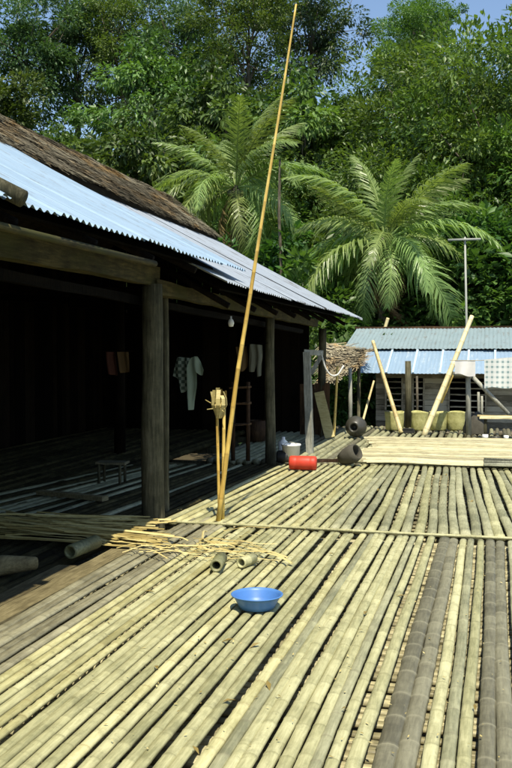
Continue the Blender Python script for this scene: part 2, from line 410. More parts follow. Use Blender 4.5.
# far deck
ff = empty('floor', (-1, 18, 0), 'far deck of weathered grey bamboo poles reaching the small house', 'floor', kind='structure')
x = -4.6
while x < 4.5:
    r = rd.uniform(.05, .062)
    mb = MB(); bamboo(mb, (x+r, 14.95+rd.uniform(-.1, .1), -r), (x+r+rd.uniform(-.03, .03), 22.1, -r), r, r*.85, .45, 8, .012, 1., rd)
    mb.build('bamboo_pole', M['mid'] if rd.random() < .7 else M['grey'], ff, True)  # grey mix also stands in for roof shade on the left part
    x += 2*r+rd.uniform(.005, .03)
mb = MB(); y = 15.2
while y < 22: beam(mb, (-4.7, y, -.17), (4.6, y, -.17), .07, .08); y += .6
mb.build('joist', M['post'], ff)
for y in (16, 21):
    for xx in (-4, -1, 1.6, 4):
        mb = MB(); tube(mb, [(xx, y+.3, -1.95), (xx, y+.3, -.1)], [.09, .08], 9); mb.build('stilt', M['post'], ff, True)
# indoor floor
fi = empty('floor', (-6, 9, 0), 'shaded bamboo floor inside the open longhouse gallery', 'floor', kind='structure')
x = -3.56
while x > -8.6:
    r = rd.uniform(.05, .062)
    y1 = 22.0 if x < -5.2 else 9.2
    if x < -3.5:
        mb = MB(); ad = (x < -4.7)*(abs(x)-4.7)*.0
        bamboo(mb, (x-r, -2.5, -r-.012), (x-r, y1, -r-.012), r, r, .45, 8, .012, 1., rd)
        mb.build('bamboo_pole', M['innershade'], fi, True)
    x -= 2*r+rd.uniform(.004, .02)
for y in np.arange(-2, 22, 2.2):
    mb = MB(); beam(mb, (-8.7, y, -.2), (-3.6, y, -.2), .1, .12); mb.build('joist', M['post'], fi)
# ------------------------------------------------------------------ pale mat on far deck
mt = MB(); r4 = random.Random(5)
p00 = onz(360, 462.5, .03); p01 = onz(377, 437, .03); ya = p00.y; yb = p01.y
y = ya
while y < yb:
    w = r4.uniform(.03, .07); t = (y-ya)/(yb-ya); xl = p00.x+(p01.x-p00.x)*t+r4.uniform(-.12, .05)+.12*math.sin(y*2.3)
    n = 16; X = [xl+(3.2-xl)*k/n for k in range(n+1)]
    z = .035+r4.uniform(0, .012); dy = r4.uniform(-.04, .04)
    vs = []
    for k, xx in enumerate(X):
        zz = z+.008+.022*noise.noise(V((xx*1.1, y*1.3, 1)))
        yy = y+dy*k/n+.012*noise.noise(V((xx*.8, y*9, 0)))
        vs += [(xx, yy-w/2, zz-.014), (xx, yy, zz+.01), (xx, yy+w/2, zz-.014)]
    fs = [(k*3+j, k*3+3+j, k*3+4+j, k*3+1+j) for k in range(n) for j in range(2)]
    mt.add(vs, fs, r4.uniform(.0, 1.)); y += w*r4.uniform(.9, 1.35)
g = bamboo_mat('mat_bleached', (.20, .175, .09), (.38, .345, .19), (.55, .51, .31), streak=(1.5, 12, 12), grime=.6)
tag(mt.build('bamboo_mat', g, None, False), 'wide bleached yellow mat of split bamboo spread across the far deck', 'mat')
mb = MB()
for k in range(5):
    a = onz(484, 459+k*1.3, .075); a.z = .075
    beam(mb, a, a+V((1.6, r4.uniform(-.1, .1), 0)), .11, .03, r4.uniform(.1, .9))
tag(mb.build('board_stack', M['board']), 'row of grey weathered boards on the pale mat, at the right edge', 'boards')
# ------------------------------------------------------------------ longhouse
LH = empty('longhouse', (-5, 8, 0), 'open-sided longhouse with blue corrugated eave and brown thatch, left of the deck', 'longhouse')
EX, EZ, UX, UZ = -2.86, H+.908, -6.15, H+2.65
def roof_sheets(y0, y1, ex, ez0, ez1, ux, uz, mat, width, per=.108, amp=.014, rag=0., name='roof_sheet', ez_fn=None):
    y = y0; k = 0
    while y < y1-.01:
        ye = min(y+width, y1)+.06
        n = max(8, int((ye-y)/per*8)); m = 8; vs = []
        lift = .003*(k % 2)+random.uniform(0, .003); dx = random.uniform(-rag, rag)
        skew = random.uniform(-.012, .012)
        for i in range(n+1):
            yy = y+(ye-y)*i/n
            t0 = (yy-y0)/(y1-y0); ez = ez0+(ez1-ez0)*t0
            w = amp*(1+.35*noise.noise(V((yy*3, 1, 4))))*math.cos(2*math.pi*yy/per)+.008*noise.noise(V((yy*2.2, 7, 1)))
            for j in range(m+1):
                t = j/m; e2 = ex+dx+skew*(i/n)
                xx = e2+(ux-e2)*t; zz = ez+(uz-ez)*t
                sag = -.02*math.sin(t*math.pi)+.012*noise.noise(V((xx, yy*.7, 2)))
                vs.append((xx, yy, zz+w+lift+sag))
        fs = [(i*(m+1)+j, (i+1)*(m+1)+j, (i+1)*(m+1)+j+1, i*(m+1)+j+1) for i in range(n) for j in range(m)]
        mb = MB(); mb.add(vs, fs, random.random()); o = mb.build(name, mat, LH, True)
        y += width; k += 1
YE = 20.3
roof_sheets(5.2, 10.85, EX, EZ, EZ, UX, UZ, M['zinc'], .8, rag=.028)
roof_sheets(-2.9, 5.2, EX, EZ-.002, EZ-.002, UX, UZ-.002, M['zinc'], .82, rag=.012)
roof_sheets(9.6, YE, -2.70, H+.69, H+.60, UX, UZ-.18, M['zincold'], .85, rag=.05, amp=.012)
# thatch over the upper roof
TX, TZ = -6.0, H+2.60; RX, RZ = -7.15, H+3.44
def slab(mb, pts, th, tone=.4):
    n = len(pts); vs = [V(p) for p in pts]+[V(p)-V((0, 0, th)) for p in pts]
    mb.add(vs, [tuple(range(n)), tuple(range(2*n-1, n-1, -1))]+[(i, n+i, n+(i+1) % n, (i+1) % n) for i in range(n)], tone)
def thatch(name, parent, a0, a1, b0, b1, nb, mat, ln=.35, wid=.02, th=.10, col=None):
    """a = lower edge line, b = upper edge; straws combed downslope"""
    a0, a1, b0, b1 = map(V, (a0, a1, b0, b1))
    mb = MB(); slab(mb, [a0, a1, b1, b0], th, .1)
    o = mb.build(name, M['thatchbase'], parent)
    st = MB(); nr = (a1-a0).cross(b0-a0).normalized()
    if nr.z < 0: nr = -nr
    for _ in range(nb):
        u = random.random(); v = random.random()
        p = a0.lerp(a1, u).lerp(b0.lerp(b1, u), v)
        dn = (a0.lerp(a1, u)-b0.lerp(b1, u)).normalized(); side = (a1-a0).normalized()
        d = (dn+side*random.gauss(0, .5)+nr*random.uniform(-.02, .16)).normalized()
        L = ln*random.uniform(.5, 1.2); w = wid*random.uniform(.6, 1.6)
        s = d.cross(nr).normalized()*w/2
        p = p+nr*(random.uniform(.0, .04)+.03*((v*7+.6*noise.noise(V((p.y*.5, 0, 0)))) % 1.)+.04*noise.noise(V((p.y*.9, p.z*2, 5))))
        band = noise.noise(V((p.y*.35, p.z*3, p.x*2)))
        tn = min(1, max(0, random.gauss(.38, .17)+band*.75))
        st.add([p-s, p+s, p+s*.6+d*L+nr*.01, p-s*.6+d*L+nr*.01], [(0, 1, 2, 3)], tn)
    q = st.build('straw', mat, o); q['kind'] = 'stuff'
    return o
thatch('thatch', LH, (TX, -2.9, TZ), (TX, YE+.1, TZ-.12), (RX, -2.9, RZ), (RX, YE+.1, RZ-.06), 42000, M['thatch'], .2, .028)
thatch('thatch', LH, (RX-.6, -2.9, RZ-.55), (RX-.6, YE+.1, RZ-.6), (RX+.05, -2.9, RZ+.03), (RX+.05, YE+.1, RZ-.03), 4000, M['thatch'], .32, .03)
mb = MB(); slab(mb, [(-7.7, -2.9, RZ-.6), (-7.7, YE, RZ-.6), (-11.5, YE, 2.2), (-11.5, -2.9, 2.2)], .08); mb.build('rear_roof', M['thatchbase'], LH)
# walls
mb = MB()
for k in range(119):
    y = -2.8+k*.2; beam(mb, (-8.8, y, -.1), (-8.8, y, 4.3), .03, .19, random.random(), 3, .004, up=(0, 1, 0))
mb.build('back_wall', M['shadewood'], LH)
mb = MB(); box(mb, (-8.9, -2.9, -.2), (-8.84, 21, 4.3)); box(mb, (-8.8, 20.3, -.2), (-3.9, 20.34, 2.6)); mb.build('wall_light_block', M['shadewood'], LH)  # added slabs that stop light coming through the plank gaps
mb = MB(); box(mb, (-8.8, -2.95, -.2), (-3.0, -2.9, 3.0)); box(mb, (-8.8, -2.95, 3.0), (-6, -2.9, 4.4)); mb.build('unseen_end_wall', M['shadewood'], LH)  # unseen near end, closed off to keep the gallery dark
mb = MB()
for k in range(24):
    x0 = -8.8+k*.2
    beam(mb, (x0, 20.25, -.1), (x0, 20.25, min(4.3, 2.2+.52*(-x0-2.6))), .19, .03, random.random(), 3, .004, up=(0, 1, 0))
mb.build('far_end_wall', M['shadewood'], LH)
# dark sheets added under the roof, so that the gallery is dark
mb = MB(); slab(mb, [(EX-.25, -2.9, EZ-.0), (EX-.25, 10.4, EZ-.0), (UX, 10.4, UZ-.16), (UX, -2.9, UZ-.16)], .02); mb.build('roof_light_block', M['shadewood'], LH)
mb = MB(); slab(mb, [(-3.05, 10.45, H+.68), (-3.05, YE-.2, H+.64), (UX, YE-.2, UZ-.42), (UX, 10.45, UZ-.36)], .02); mb.build('roof_light_block', M['shadewood'], LH)
# rafters and purlins
for y in np.arange(-2, YE, 1.25):
    ez = EZ-.10 if y < 10.5 else H+.50
    mb = MB(); tube(mb, [(-2.95, y, ez-.02), (UX, y, UZ-.34)], [.035, .045], 8); mb.build('rafter', M['shadewood'], LH, True)
mb = MB(); tube(mb, [(-2.93, 3.0, EZ-.17), (-2.93, 8.0, EZ-.16)], .028, 8); mb.build('purlin', M['beam'], LH, True)
PX = -3.46
def post(px, pyb, w, zt, name='post', mat='post', dx=0, lean=0., X=None):
    b = onx(px, pyb, PX+dx) if X is None else V((X, onz(px, pyb).y, 0)); b.z = -.3
    mb = MB(); n = 12; ps = []; rs = []
    for i in range(n+1):
        t = i/n; ps.append(V((b.x+lean*t+.008*math.sin(t*7+px), b.y+.01*math.sin(t*5), -.3+(zt+.3)*t))); rs.append(w/2*(1.08-.18*t+.03*math.sin(t*13+px)))
    tube(mb, ps, rs, 14); return mb.build(name, M[mat], LH, True)
post(153, 521, .235, 2.46)
post(166, 516, .075, 2.5, dx=-.08)
post(270, 460, .16, 2.30, mat='post')
post(322, 437, .17, 2.2)
# post nearer than frame + far ones inside
for y in (1.5, 5.4, 10.9, 15.4): 
    mb = MB(); tube(mb, [(-6.3, y, -.2), (-6.3, y, 3.9)], [.1, .09], 10); mb.build('post', M['shadewood'], LH, True)
mb = MB(); tube(mb, [(PX, 5.0, -.3), (PX, 5.0, 2.44)], [.1, .09], 10)
def yon(px, py): return onx(px, py, PX)
p1 = onx(153, 520, PX).y
mb = MB(); beam(mb, (PX-.02, -2.5, 2.535), (PX-.02, p1+.15, 2.555), .11, .19, .5, 24, .012); mb.build('beam', M['beam'], LH)
mb = MB(); beam(mb, (PX+.0, p1+.02, 2.44), (PX+.02, 18.6, 2.29), .10, .15, .55, 20, .010); mb.build('beam', M['beam'], LH)
mb = MB(); beam(mb, (PX-.14, 3, 2.42), (PX-.14, 18, 2.12), .05, .08, .3, 20, .010); mb.build('beam', M['shadewood'], LH)
for y in (3.2, 5.4, 10.3, 15.5, 18.3):
    mb = MB(); beam(mb, (-8.6, y, 2.72), (PX-.1, y, 2.62 if y < 9 else 2.4), .09, .12, .4, 8, .01); mb.build('tie_beam', M['shadewood'], LH)
# thatch shreds at eave of second roof (ragged underside)
# log on the eave, top left
mb = MB(); a = onx(20, 199, EX+.03)
tube(mb, [(a.x-2.2, a.y-.25, a.z+1.13), (a.x-1.1, a.y-.1, a.z+.57), (a.x+.02, a.y, a.z+.0)], [.05, .055, .056], 14)
tag(mb.build('wooden_pole', M['post'], None, True), 'short grey round pole resting on the corrugated eave at the far left', 'pole')
# ------------------------------------------------------------------ tall bamboo pole, stakes
yb = onz(218, 521).y
pts = [ony(218, 521, yb), ony(237, 376, yb+.02), ony(252, 285, yb+.04), ony(263, 215, yb+.05), ony(280, 108, yb+.06), ony(296, 4, yb+.08)]
pts[0].z = .0
mb = MB(); bamboo(mb, pts[0], pts[-1], .027, .010, .30, 10, .004, 1., rd, .55, pts)
tag(mb.build('bamboo_pole', M['golden'], None, True, org=pts[0]), 'very tall thin golden bamboo pole leaning up past the roof and palms', 'pole')
ys = yb+.12
cup_c = ony(219, 405, ys)
st = empty('bamboo_stand', (cup_c.x, ys, 0), 'two-stake bamboo stand carrying a ragged split-bamboo cup, beside the tall pole', 'stand')
for (pa, pb, r) in (((219.5, 519), (217, 412), .016), ((222.5, 519), (224, 408), .018)):
    a = ony(*pa, ys); a.z = .0; b = ony(*pb, ys+.03); mb = MB(); bamboo(mb, a, b, r*1.15, r, .25, 8, .004, 1., rd); mb.build('stake', M['golden'], st, True)
mb = MB(); r5 = random.Random(3)
for k in range(9):
    w = 2*math.pi*k/9; c = cup_c+V((.0, 0, -.1))
    ps = [c+V((math.cos(w)*q, math.sin(w)*q, z)) for q, z in ((.02, -.04), (.05, .03), (.085, .10), (.08, .17), (.03+r5.random()*.08, .2+r5.random()*.08))]
    wd = .022; up = V((-math.sin(w), math.cos(w), 0))
    vs = []
    for p in ps: vs += [p-up*wd, p+up*wd]
    mb.add(vs, [(2*i, 2*i+1, 2*i+3, 2*i+2) for i in range(4)], r5.random())
for k in range(7):
    w = r5.uniform(0, 6.3); c = cup_c+V((0, 0, -.03)); d = V((math.cos(w), math.sin(w), r5.uniform(-.5, .9))).normalized()
    tube(mb, [c, c+d*r5.uniform(.1, .19)], [.008, .003], 5, .6)
mb.build('cup', M['straw'], st)
# ------------------------------------------------------------------ bundle of splints
mb = MB(); r6 = random.Random(9)
def splint(mb, a, b, w, tone, lift=0.):
    a = V(a); b = V(b); n = 8; d = (b-a).normalized(); s = V((-d.y, d.x, 0)).normalized()*w/2
    ph = r6.random()*6; bow = r6.uniform(-.03, .03); vs = []
    for i in range(n+1):
        t = i/n; p = a.lerp(b, t)+V((0, 0, lift*math.sin(t*math.pi)+.006*math.sin(t*9+ph)))+s.normalized()*bow*math.sin(t*math.pi)
        vs += [p-s, p+V((0, 0, w*.35)), p+s, p-V((0, 0, .002))]
    fs = [(i*4+k, i*4+(k+1) % 4, i*4+4+(k+1) % 4, i*4+4+k) for i in range(n) for k in range(4)]+[(0, 1, 2, 3), (n*4+3, n*4+2, n*4+1, n*4)]
    mb.add(vs, fs, tone)
for k in range(95):
    e = onz(r6.uniform(105, 176), r6.uniform(521, 550)); s = onz(r6.uniform(-80, 10), r6.uniform(517, 543))
    h = r6.uniform(.02, .13); L = r6.uniform(.45, 1.0)
    if r6.random() < .3: s = s.lerp(e, r6.uniform(.2, .5))
    splint(mb, (s.x, s.y, .02+h*.9), (e.x, e.y, .015+h*.3), r6.uniform(.014, .04), r6.uniform(.1, 1))
tag(mb.build('split_bamboo', M['straw']), 'long bundle of yellow split bamboo strips lying from the dark gallery out past the front post', 'bamboo strips', kind='stuff')
mb = MB()
for k in range(34):
    c = onz(r6.uniform(140, 255), r6.gauss(552, 6)); w = r6.gauss(-.25, .35); L = r6.uniform(.2, .65)
    d = V((math.cos(w), math.sin(w), 0))*L/2; z = r6.uniform(.012, .04)
    splint(mb, V((c.x, c.y, z))-d, V((c.x, c.y, z+r6.uniform(0, .03)))+d, r6.uniform(.008, .022), r6.uniform(.3, 1), r6.uniform(0, .03))
a = onz(248, 549, .03); b = onz(292, 563, .03); splint(mb, a, b, .03, .9, .02)
a = onz(240, 552, .03); b = onz(288, 557, .03); splint(mb, a, b, .025, .5, .03)
tag(mb.build('split_bamboo', M['straw']), 'loose yellow bamboo splints and shavings scattered on the sunny deck behind the basin', 'bamboo strips', kind='stuff')
# shavings / debris over the deck
mb = MB()
for k in range(330):
    c = onz(r6.uniform(90, 512), 500+260*r6.random()**1.6)
    w = r6.uniform(0, 6.3); L = r6.uniform(.004, .016); d = V((math.cos(w), math.sin(w), r6.uniform(-.1, .3)))*L; s = V((-d.y, d.x, 0))*.4
    p = V((c.x, c.y, .004+r6.random()*.008)); mb.add([p-s, p+d, p+s, p-d], [(0, 1, 2, 3)], r6.random())
for k in range(22):
    c = onz(r6.uniform(120, 512), 470+290*r6.random()**1.2)
    w = r6.uniform(0, 6.3); L = r6.uniform(.02, .045); d = V((math.cos(w), math.sin(w), r6.uniform(0, .35)))*L; q_ = V((-d.y, d.x, 0))*.35
    p = V((c.x, c.y, .006)); mb.add([p-d, p+q_+V((0, 0, .01)), p+d, p-q_+V((0, 0, .008))], [(0, 1, 2, 3)], -.6)
tag(mb.build('shavings', M['straw']), 'tiny bamboo chips and dry scraps strewn over the near deck', 'debris', kind='stuff')
def hollow(px, py, r, L, ang, mat, label, z=None, tilt=0.):
    p = onz(px, py, r)
    d = V((math.cos(ang), math.sin(ang), tilt)); a, b = frame(d); M3 = Matrix((a, b, -d)).transposed()
    o = MB(); prof = [(r*.6, -L*.95), (r*.62, -.01), (r*.72, .0), (r*.96, .0), (r, -.01), (r*.97, -L*.5), (r*1.04, -L*.52), (r*.97, -L*.54), (r, -L), (r*.01, -L)]
    lathe(o, prof, (p.x, p.y, p.z), 20, M3)
    return tag(o.build('bamboo_tube', mat, None, True), label, 'bamboo tube', 'cut bamboo tubes on the deck')
def aim(px, py, qx, qy):
    a = onz(px, py); b = onz(qx, qy); return math.atan2(a.y-b.y, a.x-b.x)
M['bgreen'] = bamboo_mat('bamboo_green_grey', (.07, .075, .035), (.18, .185, .09), (.36, .34, .19), streak=(8, 8, 8), grime=.3)
hollow(70, 552, .062, .45, R(85), M['bgreen'], 'dark bamboo tube with a pale round cut end, in front of the strip bundle')
hollow(216, 566, .052, .30, aim(235, 560, 216, 566)+.5, M['bgreen'], 'hollow bamboo tube with a yellow cut end, left one behind the basin')
hollow(241, 563, .045, .20, R(75), M['pale'], 'short pale bamboo tube, right one behind the basin')
# log in the shade, left edge
mb = MB(); a = onz(-30, 572, .07); b = onz(36, 563, .07); tube(mb, [a, a.lerp(b, .5)+V((0, 0, .02)), b], [.07, .08, .05], 10)
tag(mb.build('log', M['plank'], None, True), 'brown rounded log lying in shade at the left edge, in front of the strip bundle', 'log')
# ------------------------------------------------------------------ basin
c = onz(257, 608)
mb = MB(); k = .176
prof = [(.001, .008), (.60, .008), (.66, .02), (.78, .22), (.90, .47), (.95, .56), (1.0, .575), (1.03, .56), (1.02, .53), (.96, .52), (.88, .38), (.76, .16), (.68, 0.), (.001, 0.)]
lathe(mb, [(r*k, z*k*.95) for r, z in prof], (c.x, c.y, .005), 48)
tag(mb.build('basin', M['bluepl'], None, True), 'round blue plastic basin standing empty on the sunny near deck', 'basin')
# ------------------------------------------------------------------ things by post 2
def at(px, py, z=0.): return onz(px, py, z)
c = at(303, 470); r = .105; ctr = V((c.x, c.y, r))
can = empty('jerrycan', (c.x, c.y, 0), 'red plastic drum lying on its side by the second longhouse post', 'can')
u = V((math.cos(.06), math.sin(.06), 0)); a_, b_ = frame(u); M3 = Matrix((a_, b_, -u)).transposed()
mb = MB(); L = .40
lathe(mb, [(.001, -L/2), (.85*r, -L/2), (.98*r, -L/2+.02), (r, -L*.3), (.97*r, -L*.27), (r, -L*.24), (r, L*.2), (.97*r, L*.23), (r, L*.26), (r*.98, L/2-.02), (r*.86, L/2), (.001, L/2)], ctr, 26, M3)
mb.build('drum', M['redpl'], can, True)
mb = MB(); lathe(mb, [(.001, L/2+.06), (.035, L/2+.06), (.036, L/2+.002)], ctr+V((0, 0, .04)), 14, M3); mb.build('spout', M['black'], can, True)
mb = MB(); c = at(277, 463); rr = .10; ctr = V((c.x+.1, c.y, rr)); lathe(mb, [(.001, -.1), (.8*rr, -.1), (rr, -.07), (rr, .07), (.86*rr, .1), (.75*rr, .09), (.7*rr, -.06), (.001, -.06)], ctr, 22, M3)
tag(mb.build('pot', M['black'], None, True), 'black soot-covered pot tipped over, left of the red drum', 'pot')
c = at(291, 463)
bk = empty('bucket', (c.x, c.y, 0), 'white plastic bucket behind the red drum, beside the second post', 'bucket')
mb = MB(); lathe(mb, [(.001, .01), (.12, .01), (.14, .29), (.155, .295), (.155, .27), (.143, .265), (.125, 0), (.001, 0)], (c.x, c.y, .005), 24); mb.build('pail', M['whitepl'], bk, True)
mb = MB(); tube(mb, [(c.x+.135*math.cos(w), c.y-.02, .23+.10*math.sin(w)) for w in np.linspace(0, math.pi, 14)], .005, 6); mb.build('handle', M['antenna'], bk, True)
c = at(282, 456)
mb = MB(); lathe(mb, [(.001, 0), (.07, 0), (.085, .04), (.085, .22), (.03, .27), (.03, .31), (.001, .31)], (c.x, c.y+.1, 0), 18); tag(mb.build('bottle', M['whitepl'], None, True), 'cloudy white plastic bottle between the second post and the bucket', 'bottle')
# tipped dark basket
c = at(349, 465)
mb = MB(); Mr = Matrix.Rotation(R(62), 3, 'Y') @ Matrix.Rotation(R(20), 3, 'X')
lathe(mb, [(.001, -.16), (.09, -.16), (.13, -.05), (.145, .08), (.12, .17), (.105, .165), (.12, .07), (.1, -.1), (.001, -.12)], (c.x, c.y, .145), 20, Mr)
tag(mb.build('basket', M['tarp'], None, True), 'dark grey basket tipped on its side on the deck, right of the red drum', 'basket')
# dark scraps beside it
for k, (px, py, wx, lab) in enumerate([(322, 463, .2, 'flat dark wooden scrap lying right of the red drum')]):
    c = at(px, py); mb = MB(); beam(mb, (c.x-.1, c.y, .03), (c.x+.3, c.y+.15, .04), .12, .04, .3); tag(mb.build('wood_scrap', M['rust']), lab, 'scrap')
c = at(356, 437); ctr = V((c.x, c.y, .21)); u = V((-.1, -1, .05)).normalized(); u.z = 0; u.normalize(); a_, b_ = frame(u); M3 = Matrix((a_, b_, u)).transposed()
mb = MB(); lathe(mb, [(q*1.25, w*1.25) for q, w in [(.001, .02), (.05, .02), (.055, .13), (.06, .165), (.085, .165), (.10, .14), (.15, .10), (.175, .0), (.16, -.09), (.11, -.15), (.001, -.16)]], ctr, 26, M3)
tag(mb.build('jar', M['jar'], None, True), 'round dark earthen jar lying on its side, its mouth facing the camera', 'jar')
# gate frame and hose
Yg = at(309, 452).y
gf = empty('hose_stand', (at(309, 452).x, Yg, 0), 'pale grey post with short crosspiece standing on the deck right of the second post', 'post')
mb = MB(); a = ony(310, 452, Yg); a.z = -.1; b = ony(307, 352, Yg); beam(mb, a, b, .12, .12, .5, 8, .006); mb.build('post', M['greypost'], gf)
mb = MB(); a = ony(304, 352, Yg); b = ony(323, 353, Yg+.1); beam(mb, a, b, .1, .09, .7, 4, .004); mb.build('crosspiece', M['greypost'], gf)
mb = MB(); a = ony(311, 374, Yg+.05); b = ony(321, 356, Yg+.08); beam(mb, a, b, .07, .07, .3, 4, .004); mb.build('brace', M['greypost'], gf)
mb = MB(); hp = [ony(x, y, Yg+.05+.05*i) for i, (x, y) in enumerate([(321, 352), (323, 360), (326, 369), (331, 375), (337, 375), (341, 370), (344, 365)])]
hp = [sum(((hp[max(0, min(6, int(q)+j))]*c_) for j, c_ in zip((-1, 0, 1, 2), (lambda t: (-.5*t+t*t-.5*t**3, 1-2.5*t*t+1.5*t**3, .5*t+2*t*t-1.5*t**3, -.5*t*t+.5*t**3))(q-int(q)))), V((0, 0, 0))) for q in [i/5 for i in range(30)]]
tube(mb, hp, .016, 8); tag(mb.build('hose', M['hose'], None, True), 'white hose hanging in a loop from the grey post frame', 'hose')
# leaning boards and stick
Yb = at(325, 438).y
mb = MB(); a = ony(330, 438, Yb); b = ony(319, 392, Yb+.3); a.z = .01; beam(mb, a, b, .20, .03, .7, 6, .006, up=(.2, -1, 0)); tag(mb.build('board', M['straw']), 'pale yellow board leaning against the dark panels near the far end of the gallery', 'board')
mb = MB(); a = ony(334, 434, Yb+.2); b = ony(337, 366, Yb+.3); a.z = 0; bamboo(mb, a, b, .03, .025, .3, 8, .02, 1., rd); tag(mb.build('stick', M['golden'], None, True), 'crooked yellow stick standing beside the leaning pale board', 'stick')
mb = MB(); a = ony(300, 432, 19.4); b = ony(330, 384, 19.4); 
for k in range(6):
    x0 = a.x+(b.x-a.x)*k/6; beam(mb, (x0+.05, 19.4, 0), (x0+.05, 19.4, b.z+random.uniform(-.03, .03)), .02, (b.x-a.x)/6*.96, random.random(), 3, .004, up=(1, 0, 0))
tag(mb.build('plank_screen', M['rust']), 'dark brown plank panel standing under the roof edge behind the grey post', 'panel')
mb = MB(); a = ony(238, 450, 16.5)
sh = empty('shelf', (ony(238, 440, 14.6).x, 14.6, 0), 'dim wooden rack standing in the gallery right behind the tall pole', 'rack')
for px in (233, 248):
    mb = MB(); a = ony(px, 440, 14.6); tube(mb, [(a.x, 14.6, 0), (a.x, 14.6, ony(px, 382, 14.6).z)], .035, 8); mb.build('upright', M['rust'], sh, True)
for py in (388, 404, 425):
    mb = MB(); a = ony(231, py, 14.56); b = ony(250, py-1, 14.56); beam(mb, a, b, .2, .03, .8); mb.build('shelf_board', M['rust'], sh)
c = at(262, 441); mb = MB(); lathe(mb, [(.001, 0), (.16, 0), (.2, .2), (.19, .4), (.17, .4), (.17, .1), (.001, .08)], (c.x-.1, c.y, 0), 20); tag(mb.build('tub', M['rust'], None, True), 'brown round tub in the shade just left of the second post', 'tub')
c = at(112, 482); stl = empty('stool', (c.x, c.y, 0), 'small low dark stool on the shaded gallery floor, left of the front post', 'stool')
mb = MB(); beam(mb, (c.x-.2, c.y, .26), (c.x+.2, c.y+.05, .26), .26, .03, .8); mb.build('seat', M['post'], stl)
for dx in (-.15, .15):
    for dy in (-.09, .09):
        mb = MB(); tube(mb, [(c.x+dx, c.y+dy, -.01), (c.x+dx, c.y+dy, .245)], .02, 7); mb.build('leg', M['post'], stl, True)
c = at(66, 500); mb = MB(); beam(mb, (c.x-.5, c.y+.3, .03), (c.x+.5, c.y, .04), .12, .05, .6); tag(mb.build('plank', M['plank']), 'short plank lying on the shaded gallery floor behind the strip bundle', 'plank')
# clothes ----------------------------------------------------------------
def garment(name, outline, Y, mat, label, cat, group=None, depth=.04, seed=0):
    """outline = pixel polygon of the hanging garment, filled by triangulated columns with folds"""
    pts = [ony(x, y, Y) for x, y in outline]
    xs = [p.x for p in pts]; x0, x1 = min(xs), max(xs); n = 14; m = 14; mb = MB(); idx = {}
    def span(x):
        zs = []
        for i in range(len(pts)):
            a, b = pts[i], pts[(i+1) % len(pts)]
            if (a.x-x)*(b.x-x) <= 0 and abs(a.x-b.x) > 1e-6: zs.append(a.z+(b.z-a.z)*(x-a.x)/(b.x-a.x))
        return (min(zs), max(zs)) if len(zs) > 1 else None
    vs = []
    for side in (0, 1):
        for i in range(n+1):
            x = x0+(x1-x0)*(.004+.992*i/n); s = span(x) or (pts[0].z-.01, pts[0].z)
            for j in range(m+1):
                z = s[1]+(s[0]-s[1])*j/m
                fold = .5+.5*math.sin(x*60+seed+z*2)
                vs.append((x+.01*math.sin(z*14+seed), Y+(fold*depth-.006-side*(.012+.05*math.sin(math.pi*i/n))*-1), z))
    k = (n+1)*(m+1)
    fs = [(i*(m+1)+j, i*(m+1)+j+1, (i+1)*(m+1)+j+1, (i+1)*(m+1)+j) for i in range(n) for j in range(m)]
    fs += [tuple(q+k for q in f[::-1]) for f in fs]
    mb.add(vs, fs); return tag(mb.build(name, mat, None, True), label, cat, group)
CL = 'clothes hanging on the gallery lines'
garment('shirt', [(190, 358), (196, 356), (204, 370), (200, 376), (195, 371), (194, 395), (192, 410), (188, 410), (188, 392), (187, 370)], 10.8, M['cgreen'], 'pale green shirt hanging in the gallery with one sleeve sticking out', 'shirt', CL, seed=1)
garment('cloth', [(176, 357), (189, 358), (188, 376), (187, 388), (181, 393), (179, 390), (183, 383), (173, 376)], 10.85, M['cpat'], 'dark patterned cloth hanging left of the pale green shirt', 'cloth', CL, seed=2)
garment('trousers', [(250, 344), (262, 345), (261, 376), (257, 377), (256, 356), (254, 372), (249, 372)], 13.2, M['cgrey'], 'greyish trousers hanging between the tall pole and the second post', 'trousers', CL, seed=3)
garment('shirt', [(236, 347), (247, 346), (247, 366), (242, 372), (237, 365)], 13.1, M['cbrown'], 'brown shirt hanging just right of the tall pole', 'shirt', CL, seed=4)
garment('cloth', [(118, 352), (129, 352), (128, 372), (119, 373)], 9.6, M['cbrown'], 'brown cloth hanging in the dark, right one left of the front post', 'cloth', CL, seed=5)
garment('cloth', [(106, 352), (116, 352), (116, 376), (107, 374)], 9.6, M['cred'], 'dull red cloth hanging in the dark, leftmost of all the clothes', 'cloth', CL, seed=6)
mb = MB(); tube(mb, [ony(95, 351, 9.6), ony(135, 351, 9.6)], .005, 6); tag(mb.build('clothesline', M['shadewood']), 'short line holding two brown cloths in the dark gallery', 'clothesline')
mb = MB(); tube(mb, [ony(160, 355, 10.85), ony(190, 357, 10.85), ony(215, 353, 10.85)], .005, 6); tag(mb.build('clothesline', M['shadewood']), 'line holding the pale green shirt in the gallery', 'clothesline')
mb = MB(); tube(mb, [ony(228, 345, 13.15), ony(268, 343, 13.15)], .006, 6); tag(mb.build('clothesline', M['shadewood']), 'line holding the brown shirt and trousers near the second post', 'clothesline')
c = ony(231, 323, 12.)
mb = MB(); lathe(mb, [(.001, -.05), (.03, -.045), (.042, 0), (.03, .04), (.012, .055), (.012, .09), (.001, .09)], c, 14); tag(mb.build('light_bulb', M['whitepl'], None, True), 'small unlit white bulb hanging under the beam near the tall pole', 'bulb')
